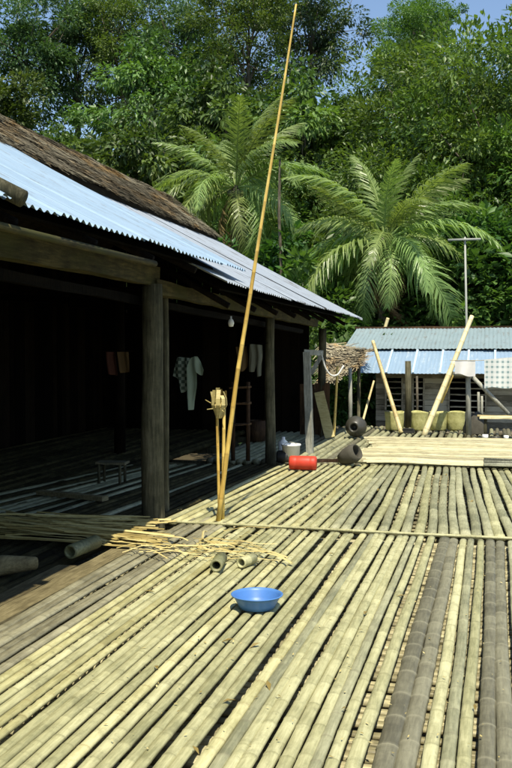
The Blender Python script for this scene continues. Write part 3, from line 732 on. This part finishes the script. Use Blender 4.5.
# ------------------------------------------------------------------ far house
FH = empty('small_house', (0, 24, 0), 'low plank house with blue and grey corrugated roof at the end of the deck', 'house')
WY = 23.0; xl = ony(376, 400, WY).x; xr = 5.5
yt = ony(400, 374, 22.4)
ez = yt.z; exl = ony(359, 374, 22.35).x
def corr(x0, x1, y0, z0, y1, z1, mat, name, per=.12, amp=.014, width=.86, seed=0):
    x = x0; k = 0
    while x < x1:
        xe = min(x+width, x1)+.05; n = int((xe-x)/per*6); m = 4; vs = []; jz = random.uniform(0, .012); jy = random.uniform(-.03, .03)
        for i in range(n+1):
            xx = x+(xe-x)*i/n; w = amp*math.cos(2*math.pi*xx/per)
            for j in range(m+1): t = j/m; vs.append((xx, y0+jy+(y1-y0)*t, z0+(z1-z0)*t+w+jz))
        mb = MB(); mb.add(vs, [(i*(m+1)+j, (i+1)*(m+1)+j, (i+1)*(m+1)+j+1, i*(m+1)+j+1) for i in range(n) for j in range(m)]); mb.build(name, mat, FH, True)
        x += width
jn = ony(400, 350.5, 23.8); corr(exl, xr, 22.35, ez+.01, 23.85, jn.z, M['zincblue'], 'roof_sheet', .09, .004, .62)
mb = MB()
for q in np.arange(exl+.02, xr, .62): beam(mb, (q, 22.33, ez+.035), (q, 23.8, jn.z+.03), .05, .02, .5, 4, .004)
mb.build('roof_batten', M['seam'], FH)
tp = ony(400, 328.5, 26.2); gl = ony(345, 340, 24).x
corr(gl, xr+.3, 23.75, jn.z+.035, 26.2, tp.z, M['zincgrey'], 'roof_sheet', .10, .008)
mb = MB(); beam(mb, (gl-.05, 26.22, tp.z+.02), (xr+.3, 26.22, tp.z+.02), .12, .06, .5, 20, .01); mb.build('ridge_board', M['rust'], FH)
mb = MB(); slab(mb, [(gl, 26.25, tp.z), (xr+.3, 26.25, tp.z), (xr+.3, 29, .9), (gl, 29, .9)], .03); mb.build('rear_roof', M['zincgrey'], FH)
# wall planks with two barred window openings
def wx(px): return ony(px, 400, WY).x
wins = [(wx(386), wx(402.5)), (wx(413), wx(424)), (wx(449), wx(486)), (wx(530), wx(550))]
zt = ony(400, 383, WY).z; zb = ony(400, 409, WY).z; zt = zt+.1
mb = MB(); z = -.35; k = 0
while z < ez-.02:
    h = .13
    cuts = [xl]
    for w0, w1 in wins:
        if zb < z+h/2 < zt: cuts += [w0, w1]
    cuts.append(xr)
    for q in range(0, len(cuts), 2): 
        if cuts[q+1]-cuts[q] > .03: beam(mb, (cuts[q], WY+random.uniform(-.012, .012), z+h/2), (cuts[q+1], WY+random.uniform(-.012, .012), z+h/2), .03, h*.94, random.random(), 4, .005)
    z += h
mb.build('front_wall', M['farwall'], FH)
for w0, w1 in wins:
    fr = MB()
    for xx in (w0, w1): beam(fr, (xx, WY-.035, zb-.03), (xx, WY-.035, zt+.03), .04, .05)
    fr.build('window_frame', M['farwall'], FH)
    fb = MB(); n = 5
    for q in range(n):
        zz = zb+(zt-zb)*(q+.5)/n; beam(fb, (w0+.03, WY-.02, zz), (w1-.03, WY-.02, zz), .025, .03, random.random())
    fb.build('window_bars', M['farwall'], FH)
mb = MB(); box(mb, (xl, WY+.03, -.35), (xl+.04, 28.6, ez+.2)); box(mb, (xr-.04, WY+.03, -.35), (xr, 28.6, ez+.2)); box(mb, (xl, 28.6, -.35), (xr, 28.64, ez+.2)); box(mb, (xl, WY+.05, -.42), (xr, 28.6, -.36)); mb.build('side_walls', M['shadewood'], FH)
for xx in np.arange(xl+.3, xr, 1.8):
    for yy in (WY+.2, 27): 
        mb = MB(); tube(mb, [(xx, yy, -1.95), (xx, yy, -.4)], .08, 8); mb.build('stilt', M['post'], FH, True)
Yv = 22.5
def fpost(px, p0, p1, r, Y, mat, name='post', parent=FH):
    a = ony(px, p1, Y); b = ony(px, p0, Y); a.z = -.1
    mb = MB(); tube(mb, [a, a.lerp(b, .5)+V((.01, 0, 0)), b], [r, r*.95, r*.85], 9); return mb.build(name, M[mat], parent, True)
o = fpost(408, 361, 425, .08, 21.9, 'post', parent=None); tag(o, 'thick dark post standing behind the green baskets, in front of the small house', 'post')
o = fpost(417, 376, 425, .03, 22.1, 'bark', parent=None); tag(o, 'thin brown post right of the thick dark post by the small house', 'post')
o = fpost(350, 368, 428, .045, 20., 'greypost', parent=None); tag(o, 'slim grey post standing behind the dark jar', 'post')
# thatched lean-to left of far house
hut = empty('thatched_shelter', (ony(345, 400, 22).x, 22, 0), 'little shaggy thatched shelter left of the small house, behind the grey post', 'shelter')
a0 = ony(326, 380, 21.6); a1 = ony(358, 366, 21.6); b0 = ony(322, 343, 23.2); b1 = ony(366, 351, 23.2)
thatch('roof', hut, a0, a1, b0, b1, 2600, M['thatchpale'], .5, .03, .08)
for p in (a0, a1):
    mb = MB(); tube(mb, [(p.x, p.y+.15, -1.9), (p.x, p.y+.15, p.z-.04)], .04, 8); mb.build('post', M['post'], hut, True)
# leaning bamboo poles
def lean(pa, pb, Y0, Y1, r0, r1, label, mat='golden', name='bamboo_pole'):
    a = ony(*pa, Y0); b = ony(*pb, Y1); mb = MB(); bamboo(mb, a, b, r0, r1, .32, 9, .006, 1., rd, .6)
    return tag(mb.build(name, M[mat], None, True, org=a), label, 'pole', 'bamboo poles leaning by the small house')
M['polepale'] = bamboo_mat('bamboo_pole_pale', (.40, .30, .12), (.60, .50, .25), (.76, .67, .40), streak=(8, 8, 1), grime=.3)
lean((401, 433), (373, 341), 20.2, 21.4, .05, .04, 'long bamboo pole leaning left, left of a pair in front of the blue roof', 'polepale')
lean((391, 400), (381, 372), 20.95, 21.1, .045, .035, 'short thick bamboo length lashed against the long left-leaning pole', 'polepale')
lean((424, 436), (472, 316), 20.0, 21.2, .065, .05, 'thickest bamboo pole, leaning right and rising above the roof of the small house', 'polepale')
lean((440, 402), (453, 372), 20.55, 20.8, .055, .045, 'short bamboo length lashed along the lower part of the thickest leaning pole', 'golden')
lean((362, 424), (374, 381), 21.4, 22.4, .03, .025, 'thin brown bamboo pole propped at the left corner of the small house', 'polepale')
lean((380, 345), (388, 318), 27., 27.1, .05, .05, 'short pale stake sticking up behind the roof of the small house', 'polepale')
# baskets
proto = None
BL = ['yellow-green woven basket, first from the left, behind the foot of the left-leaning pole', 'yellow-green woven basket, second from the left, standing left of the thick leaning pole', 'yellow-green woven basket, third from the left, just right of the thick leaning pole', 'yellow-green woven basket, rightmost of the row']
for i, px in enumerate((393.5, 418.5, 438, 455.5)):
    c = at(px, 430.5)
    if proto is None:
        mb = MB(); n = 28; vs = []
        prof = [(.001, .0), (.22, .0), (.245, .03), (.25, .25), (.262, .47), (.268, .50), (.25, .50), (.235, .3), (.22, .05), (.001, .04)]
        lathe(mb, prof, (0, 0, 0), n); mb.v = [(x*(1+.03*math.sin(3*math.atan2(y, x)+z*7)), y, z*(1+.03*math.sin(2*math.atan2(y, x)))) for x, y, z in mb.v]
        o = proto = mb.build('woven_basket', M['basket'], None, True, org=(0, 0, 0))
    else: o = proto.copy(); COL.objects.link(o)
    o.location = (c.x, c.y+.2, 0); o.rotation_euler.z = i*1.3; s = (.81, .72, .74, .80)[i]; o.scale = (s, s, .80)
    o.rotation_euler.x = (0, .05, -.04, .03)[i]
    tag(o, BL[i], 'basket', 'woven baskets in front of the small house')
c = at(408.5, 433); mb = MB(); box(mb, (c.x-.13, c.y-.06, 0), (c.x+.13, c.y+.08, .08)); box(mb, (c.x-.1, c.y-.07, .081), (c.x+.1, c.y+.06, .10)); tag(mb.build('tin_box', M['black']), 'small black tin on the deck between the baskets and the pale mat', 'tin')
# drying frame, cloths
Yd = 20.3
df = empty('drying_frame', (ony(468, 430, Yd).x, Yd, 0), 'grey pole frame with a slanting brace holding up the washing line', 'frame')
def part(pa, pb, r, Y0, Y1, mat, name):
    a = ony(*pa, Y0); b = ony(*pb, Y1); mb = MB(); tube(mb, [a, a.lerp(b, .5), b], [r, r*.95, r*.85], 9); return mb.build(name, M[mat], df, True)
part((469, 436), (468, 362), .055, Yd, Yd, 'greypost', 'post'); part((454, 374), (473, 374), .05, Yd+.01, Yd-.12, 'greypost', 'crosspiece')
part((471, 375), (509, 414), .045, Yd-.1, Yd-.2, 'greypost', 'brace'); part((479, 425), (478.5, 392), .03, Yd+.3, Yd+.3, 'greypost', 'stake'); part((482, 425), (482, 396), .03, Yd+.35, Yd+.35, 'greypost', 'stake')
Yl = Yd-.25
mb = MB(); tube(mb, [ony(450, 360.3, Yl), ony(480, 360.5, Yl), ony(530, 356, Yl), ony(560, 354, Yl)], .008, 6); tag(mb.build('clothesline', M['rope']), 'washing line carrying the white and checked cloths in front of the small house', 'clothesline')
def sheet(name, px0, px1, top0, top1, bot0, bot1, Y, mat, label, wob=.03):
    n, m = 18, 14; vs = []
    for s in (0,):
        for i in range(n+1):
            u = i/n
            for j in range(m+1):
                v = j/m; px = px0+(px1-px0)*u; py = (top0+(top1-top0)*u)*(1-v)+(bot0+(bot1-bot0)*u)*v
                p = ony(px, py, Y); p.y += wob*math.sin(u*9+v*1.5)*v+.004*s; p.z += .02*math.sin(u*7)*v; vs.append(p)
    k = (n+1)*(m+1); fs = [(i*(m+1)+j, i*(m+1)+j+1, (i+1)*(m+1)+j+1, (i+1)*(m+1)+j) for i in range(n) for j in range(m)]
    mb = MB(); mb.add(vs, fs)
    return tag(mb.build(name, mat, None, True), label, 'cloth', 'cloths on the washing line')
sheet('cloth', 455, 475.5, 360.6, 360.5, 374, 376.5, Yl, M['cwhite'], 'plain off-white cloth hanging on the washing line')
sheet('cloth', 484.5, 519, 360, 357, 388.5, 387, Yl-.02, M['ccheck'], 'white and grey-green checked cloth hanging on the washing line')
# table with odds and ends
Yt = 19.6; c = ony(495, 432, Yt)
tb = empty('work_table', (c.x, Yt, 0), 'low rough table of brown boards at the right edge, under the checked cloth', 'table')
zt2 = ony(495, 417, Yt).z; x0 = ony(478, 420, Yt).x; x1 = ony(535, 420, Yt).x
for k in range(3):
    mb = MB(); beam(mb, (x0+random.uniform(-.05, .05), Yt-.2+k*.2, zt2), (x1, Yt-.2+k*.2, zt2), .19, .03, random.random()); mb.build('board', M['polepale'], tb)
for xx in (x0+.15, x1-.15):
    for yy in (-.22, .22):
        mb = MB(); tube(mb, [(xx, Yt+yy, -.01), (xx, Yt+yy, zt2-.015)], .03, 8); mb.build('leg', M['post'], tb, True)
r7 = random.Random(2); items = [('tin', 'whitepl', .06, .09, 'small white tin'), ('bowl', 'jar', .09, .06, 'dark bowl'), ('tin', 'whitepl', .05, .08, 'little pale tin'), ('stone', 'greypost', .07, .06, 'grey stone')]
for k, (nm, m, r, h, lb) in enumerate(items):
    xx = x0+.15+k*.2; mb = MB(); lathe(mb, [(.001, 0), (r*.9, 0), (r, h*.5), (r*.95, h), (r*.8, h), (.001, h*.7)], (xx, Yt-.38, .005), 14)
    tag(mb.build(nm, M[m], None, True), lb+(' under the left end of', ' second from the left under', ' third from the left under', ' rightmost under')[k]+' the low table', nm)
mb = MB(); c = at(476, 434); n = 16; vs = []
for i in range(n+1):
    for j in range(20):
        w = 2*math.pi*j/20; t = i/n*math.pi/2; rr = .27*math.cos(t)*(1+.18*noise.noise(V((math.cos(w)*2, math.sin(w)*2, t*2)))); vs.append((c.x+rr*math.cos(w), c.y+.15+rr*.7*math.sin(w), .42*math.sin(t)*(1+.1*math.sin(3*w))))
mb.add(vs, [(i*20+j, i*20+(j+1) % 20, (i+1)*20+(j+1) % 20, (i+1)*20+j) for i in range(n) for j in range(20)])
tag(mb.build('sack', M['tarp'], None, True), 'slumped dark grey sack beside the low table and the drying frame', 'sack')
# antenna mast
Ym = 27.2; a = ony(467, 340, Ym); b = ony(465, 237, Ym)
am = empty('mast', (a.x, Ym, -1.7), 'thin grey mast with a T-shaped crossbar behind the small house', 'mast')
mb = MB(); tube(mb, [(a.x, Ym, -1.8), a, b], [.036, .033, .028], 9); mb.build('pole', M['antenna'], am, True)
mb = MB(); tube(mb, [ony(448, 240, Ym-.06), ony(481, 239, Ym-.06)], .03, 9); mb.build('crossbar', M['antenna'], am, True)
# ------------------------------------------------------------------ vegetation
def leaves(n_clump, per, rx, rz, lsz, seed, clump_r=.9, shell=.55, droop=.3, flat=1.):
    """numpy leaf cloud: leaves as folded diamonds gathered in clumps over a crown volume"""
    g = np.random.default_rng(seed)
    d = g.normal(size=(n_clump, 3)); d /= np.linalg.norm(d, axis=1)[:, None]
    rad = shell+(1-shell)*g.random(n_clump)**.6
    lob = 1+.22*np.sin(d[:, 0]*4+seed)+.18*np.sin(d[:, 2]*5+seed*2)+.15*g.normal(size=n_clump)
    c = d*(rad*lob)[:, None]*np.array([rx, rx, rz])
    cs = clump_r*g.uniform(.55, 1.35, n_clump)
    p = g.normal(size=(n_clump, per, 3)); p /= np.linalg.norm(p, axis=2)[..., None]
    rr = g.random((n_clump, per, 1))**.3
    off = p*rr*cs[:, None, None]*np.array([1.1, 1.1, .7])
    pos = (c[:, None, :]+off).reshape(-1, 3)
    dr = (p*.8+d[:, None, :]*.5+g.normal(size=p.shape)*.45).reshape(-1, 3); dr[:, 2] -= droop
    dr /= np.linalg.norm(dr, axis=1)[:, None]
    up = g.normal(size=dr.shape)*.45+np.array([0, 0, 1.]); s = np.cross(dr, up); s /= np.linalg.norm(s, axis=1)[:, None]
    nn = np.cross(s, dr)
    L = lsz*g.uniform(.6, 1.3, len(pos))[:, None]; W = L*g.uniform(.34, .5, len(pos))[:, None]*.5
    v = np.stack([pos, pos+dr*L*.45-s*W+nn*W*.25, pos+dr*L-nn*W*.35, pos+dr*L*.45+s*W+nn*W*.25], 1).reshape(-1, 3)
    tone = np.clip(np.repeat(g.normal(.45, .2, n_clump), per)+g.normal(0, .17, len(pos)), 0, 1)
    return v, np.repeat(tone, 4), c
def leafmesh(name, v, tone, mat):
    me = bpy.data.meshes.new(name); n = len(v)//4
    me.vertices.add(len(v)); me.vertices.foreach_set('co', v.astype(np.float32).ravel())
    b = np.arange(n)*4; idx = np.stack([b, b+1, b+2, b, b+2, b+3], 1).ravel()
    me.loops.add(len(idx)); me.loops.foreach_set('vertex_index', idx.astype(np.int32))
    me.polygons.add(n*2); me.polygons.foreach_set('loop_start', (np.arange(n*2)*3).astype(np.int32))
    a = me.attributes.new('tone', 'FLOAT', 'POINT'); a.data.foreach_set('value', tone.astype(np.float32))
    me.materials.append(mat); me.update(calc_edges=True); me.validate(); return me
def trunkmesh(hc, rx, rz, seed, clumps, r=.22):
    g = random.Random(seed); mb = MB(); z0 = 0.
    ps = []; x = y = 0
    for i in range(9):
        t = i/8; x += g.uniform(-.12, .12); y += g.uniform(-.12, .12); ps.append(V((x, y, (hc+rz*.3)*t)))
    tube(mb, [V((0, 0, -34))]+ps, [r*2.1]+[r*(1.25-.95*i/8) for i in range(9)], 9)
    for k in range(0, len(clumps), max(1, len(clumps)//26)):
        c = V(clumps[k])*.8+V((0, 0, hc)); s = ps[g.randint(4, 7)]
        if c.z < s.z-.5: s = ps[4]
        m = s.lerp(c, .5)+V((g.uniform(-.3, .3), g.uniform(-.3, .3), g.uniform(-.2, .35)))
        tube(mb, [s, s.lerp(m, .5), m, m.lerp(c, .5), c], [r*.34, r*.28, r*.2, r*.14, r*.06], 6)
    me = mb.build('trunk', M['bark'], None, True, org=(0, 0, 0)); d = me.data; bpy.data.objects.remove(me); return d
KIND = {}
def kind(k, hc, rx, rz, nc, per, lsz, mat, seed, **kw):
    v, t, c = leaves(nc, per, rx, rz, lsz, seed, **kw); v[:, 2] += hc
    KIND[k] = (leafmesh('crown', v, t, M[mat]), trunkmesh(hc, rx, rz, seed, [tuple(q) for q in c]), hc, rx, rz)
kind('a', 9, 4.2, 4.6, 120, 260, .27, 'leafA', 1)
kind('b', 8, 4.6, 4.4, 150, 260, .23, 'leafB', 2, clump_r=.95)
kind('c', 10, 3.6, 4.4, 84, 200, .27, 'leafC', 3, clump_r=.85, shell=.35)     # open crown
kind('d', 9, 3.9, 4.8, 85, 170, .42, 'leafA', 4, droop=.9, clump_r=.95)      # long drooping leaves
kind('e', 3, 2.4, 2.2, 90, 100, .34, 'bush', 5, clump_r=.7)
kind('f', 10, 4.0, 5.4, 92, 200, .27, 'leafB', 6, clump_r=.9, shell=.4)
def tree(k, px, pyc, Y, hr, label, name='tree', cat='tree', gz=-1.8, rot=None, wide=1., grp='trees behind the houses'):
    """crown centre at pixel (px,pyc) at distance Y; hr = crown half height in metres"""
    cm, tm, hc, rx, rz = KIND[k]; p = ony(px, pyc, Y); s = hr/rz
    root = empty(name, (p.x, p.y, gz), label, cat, grp)
    _ = 0   # height of the crown centre in unscaled units
    root.rotation_euler.z = random.uniform(0, 6.3) if rot is None else rot
    c = bpy.data.objects.new('crown', cm); COL.objects.link(c); c.parent = root; c.location = (0, 0, (p.z-gz)-hc*s); c.scale = (s*wide, s*wide, s)
    t = bpy.data.objects.new('trunk', tm); COL.objects.link(t); t.parent = root; t.location = c.location; t.scale = c.scale
    return root
T = [
 ('c', 22, 57, 58, 5.0, 'bluish tree with an open crown in the top left corner'),
 ('a', -25, 191, 50, 6.0, 'dark tree partly cut off by the left edge, above the thatch'),
 ('c', 75, 42, 62, 4.5, 'airy bluish treetop, second from the left along the skyline'),
 ('d', 135, 219, 42, 4.6, 'large drooping-leaved tree just above the thatched roof'),
 ('d', 60, 195, 46, 3.6, 'dark drooping-leaved tree above the left half of the thatch'),
 ('f', 125, 44, 60, 4.5, 'loose tree with sky showing through its crown, left of centre top'),
 ('d', 150, 113, 50, 3.9, 'long-leaved tree with pale sky gaps, left of the left palm'),
 ('c', 190, 56, 58, 4.8, 'tall bluish tree at the top edge left of the tall pole'),
 ('d', 222, 161, 46, 4.4, 'deep green leafy tree directly above the left palm'),
 ('f', 245, 47, 52, 4.1, 'mid green treetop just left of the tip of the tall pole'),
 ('c', 312, 33, 60, 4.1, 'thin open treetop just right of the tip of the tall pole'),
 ('d', 300, 172, 45, 4.6, 'large-leaved deep green tree between the two palms'),
 ('a', 268, 289, 42, 4.6, 'dark tree filling the gap between the two palms'),
 ('f', 415, 45, 50, 2.7, 'rounded dark tree below the sky gap, left of the tall slender tree'),
 ('d', 350, 189, 46, 4.0, 'long-leaved tree above and left of the right palm'),
 ('f', 415, 45, 56, 2.7, 'tall slender treetop standing alone against the blue sky'),
 ('c', 402, 98, 56, 3.0, 'small open crown below the lone tall treetop'),
 ('b', 395, 189, 47, 4.2, 'mid green tree rising behind the right palm'),
 ('b', 462, 166, 42, 4.4, 'big bright green rounded tree at the upper right'),
 ('b', 520, 189, 40, 5.2, 'bright green tree cut off by the right edge'),
 ('b', 440, 256, 38, 4.2, 'bright green tree right of the right palm'),
 ('b', 500, 308, 36, 3.9, 'green tree behind the mast at the right'),
 ('a', 190, 233, 44, 4.2, 'dark tree low behind the left palm'),
 ('a', 330, 281, 42, 4.4, 'dark tree low behind the right palm, left side'),
 ('a', 400, 326, 40, 4.0, 'dark tree low behind the right palm, right side'),
 ('a', 555, 131, 52, 5.0, 'tree beyond the right edge, just reaching into view'),
 ('b', 585, 249, 40, 5.5, 'tree outside the right edge of view'),
 ('a', 250, 298, 40, 4.0, 'dark tree just above the far end of the longhouse roof'),
 ('a', 460, 95, 56, 2.6, 'low rounded treetop on the skyline right of the lone tall treetop'),
 ('a', -90, 117, 50, 6.5, 'tree outside the left edge of view'),
]
for t in T: tree(*t)
BU = [(268, 300, 33, 1.9), (310, 300, 34, 2.0), (352, 305, 33.5, 1.8), (385, 318, 33, 1.6), (425, 318, 32, 1.7), (470, 305, 33, 2.0), (512, 300, 33, 2.2), (548, 300, 33, 2.5), (338, 345, 32, 1.8), (338, 385, 26, .9), (330, 392, 26, 1.4), (300, 340, 30, 2.0), (492, 268, 33, 1.6), (340, 405, 24.3, .9)]
BLB = ['bush behind the roof corner of the longhouse', 'bush behind the tip of the longhouse eave', 'bush between the longhouse eave and the right palm', 'bush under the right palm trunk', 'bush above the middle of the small house roof', 'bush at the foot of the mast', 'bush above the right end of the small house roof', 'bush outside the right edge', 'bush behind the thatched shelter', 'bush seen past the slim grey post', 'bush seen between the crooked stick and the slim grey post', 'bush beyond the far gallery opening', 'leafy shrub right of the mast top', 'low shrub at the foot of the thatched shelter']
for b, lb in zip(BU, BLB): tree('e', b[0], b[1], b[2], b[3], lb, 'bush', 'bush', wide=1.25, grp='bushes behind the small house')
# distant forest on the slope (one mass)
g = np.random.default_rng(77); V_, T_ = [], []
for k in range(60):
    v, t, c = leaves(60, 55, 3.6, 3.2, .55, 100+k % 6, clump_r=1.1)
    px = g.uniform(-160, 680); Y = g.uniform(64, 80); p = ony(px, 200, Y); v = v*g.uniform(.9, 1.3)+np.array([p.x, p.y, g.uniform(5, 9)]); V_.append(v); T_.append(t*.8)
me = leafmesh('forest', np.concatenate(V_), np.concatenate(T_), M['leafC']); o = bpy.data.objects.new('forest', me); COL.objects.link(o)
tag(o, 'distant forest on the slope behind the nearer trees', 'forest', kind='stuff')
# palms
def frond(L, droop, seed, nl=66):
    g = random.Random(seed); mb = MB(); n = 18; ps = []; a = 0.; p = V((0, 0, 0)); ang = R(8)
    st = L/n; el = 0.
    for i in range(n+1):
        ps.append(p.copy()); t = i/n; el = -droop*(t**1.3); p = p+V((math.cos(el), 0, math.sin(el)))*st
    tube(mb, ps, [.04*(1-.85*i/n) for i in range(n+1)], 5, 1.)
    for i in range(nl):
        t = .14+.86*(i+.5)/nl; q = t*n; j = min(int(q), n-1); c = ps[j].lerp(ps[j+1], q-j); d = (ps[j+1]-ps[j]).normalized()
        ll = 1.12*math.sin(math.pi*min(1, (t*.86+.10)))**.7*(L/4.3)*g.uniform(.65, 1.15); u = V((-d.z, 0, d.x))
        for s in (-1, 1):
            dr = (d*(.55+.6*t)+V((0, s, 0))*1.0+u*g.uniform(-.25, .35)+d*g.uniform(-.25, .25)).normalized(); w = .033*g.uniform(.7, 1.3)
            pts = [c]; dd = dr.copy(); 
            for q2 in range(3):
                pts.append(pts[-1]+dd*ll/3); dd = (dd+V((0, 0, -.62-.2*g.random()))).normalized()
            sd = d*w; vs = []
            for q2, pp in enumerate(pts): k = (.7, 1, .75, .08)[q2]; vs += [pp-sd*k, pp+sd*k]
            tn = min(1, max(0, g.gauss(.5, .2))); mb.add(vs, [(0, 1, 3, 2), (2, 3, 5, 4), (4, 5, 7, 6)], tn)
    o = mb.build('frond', M['frond'], None, False, org=(0, 0, 0)); d = o.data; bpy.data.objects.remove(o); return d
FR = [frond(4.3, dr, 40+i) for i, dr in enumerate((.8, 1.25, 1.65, 2.0, 2.4))]
M['deadfrond'] = leafmat('dead_palm_leaf', (.12, .08, .035), (.28, .20, .09), .1, .8)
DEAD = FR[2].copy(); DEAD.materials.clear(); DEAD.materials.append(M['deadfrond'])
def palm(px, py, Y, gz, label, seed, sc=1., nf=24, skip=None):
    g = random.Random(seed); p = ony(px, py, Y)
    root = empty('coconut_palm', (p.x, p.y, gz), label, 'palm', 'coconut palms behind the houses')
    mb = MB(); n = 14; x = 0; ps = []; hh = p.z-gz
    for i in range(n+1): t = i/n; ps.append(V((p.x-.5*(1-t)**2, p.y, gz+hh*t)))
    tube(mb, ps, [.19-.07*i/n+(.0 if i < n else .03) for i in range(n+1)], 10); mb.build('trunk', M['bark'], root, True)
    for k in range(nf):
        t = k/(nf-1); az = k*2.39996+g.uniform(-.25, .25); el = R(80)-R(104)*t**.75+g.uniform(-.16, .16)
        di = min(4, max(0, int(t*4.2+g.uniform(-.3, .5)))); f = bpy.data.objects.new('frond', FR[di]); COL.objects.link(f); f.parent = root
        f.location = (.06*math.cos(az), .06*math.sin(az), hh-.05); f.rotation_euler = (g.uniform(-.7, .7), -el, az); s = sc*g.uniform(.78, 1.12)*(.85+.15*t); f.scale = (s, s, s)
    for k in range(3):
        f = bpy.data.objects.new('dead_frond', DEAD); COL.objects.link(f); f.parent = root; f.location = (0, 0, hh-.15); f.rotation_euler = (g.uniform(-.4, .4), g.uniform(.9, 1.3), g.uniform(0, 6.3)); f.scale = (.7, .7, .7)
    for k in range(5):
        az = k*1.3; mb = MB(); lathe(mb, [(.001, -.13), (.07, -.11), (.11, 0), (.07, .11), (.001, .13)], (p.x+.24*math.cos(az), p.y+.24*math.sin(az), p.z-.28), 10); mb.build('coconut', M['bgreen'], root, True)
palm(236, 186, 33, -1.7, 'coconut palm left of centre, its crown behind the tall bamboo pole', 3, 1.0, 28)
palm(385, 238, 30, -1.7, 'coconut palm with broad arching fronds behind the small house roof', 8, .96, 32)
mb = MB(); tube(mb, [ony(281, 345, 31), ony(281, 262, 31), ony(279, 215, 31), ony(280, 160, 31)], [.06, .055, .05, .04], 8)
vn = empty('slender_tree', ony(281, 345, 31), 'thin bare brown trunk standing between the two palms', 'tree')
mb.build('trunk', M['bark'], vn, True)
# ------------------------------------------------------------------ light
sun_dir = V((.19, -.47, 1)).normalized()
el = math.asin(sun_dir.z); az = math.atan2(sun_dir.x, sun_dir.y)
sl = bpy.data.lights.new('sun', 'SUN'); sl.energy = 5.0; sl.angle = R(.5); sl.color = (1, .925, .75)
so = bpy.data.objects.new('sun', sl); COL.objects.link(so); so.rotation_euler = sun_dir.to_track_quat('Z', 'Y').to_euler()
w = bpy.data.worlds.new('World'); S.world = w; w.use_nodes = True; nt = w.node_tree; bg = nt.nodes['Background']
sk = nt.nodes.new('ShaderNodeTexSky'); sk.sky_type = 'NISHITA'; sk.sun_disc = False; sk.sun_elevation = el; sk.sun_rotation = az; sk.air_density = 1.; sk.dust_density = .35; sk.ozone_density = 1.6
nt.links.new(sk.outputs[0], bg.inputs['Color']); bg.inputs['Strength'].default_value = .125
S.view_settings.view_transform = 'Standard'; S.view_settings.look = 'None'; S.view_settings.exposure = .45; S.view_settings.gamma = 1
S.render.engine = 'CYCLES'
for o in bpy.data.objects:
    if '_org' in o: del o['_org']
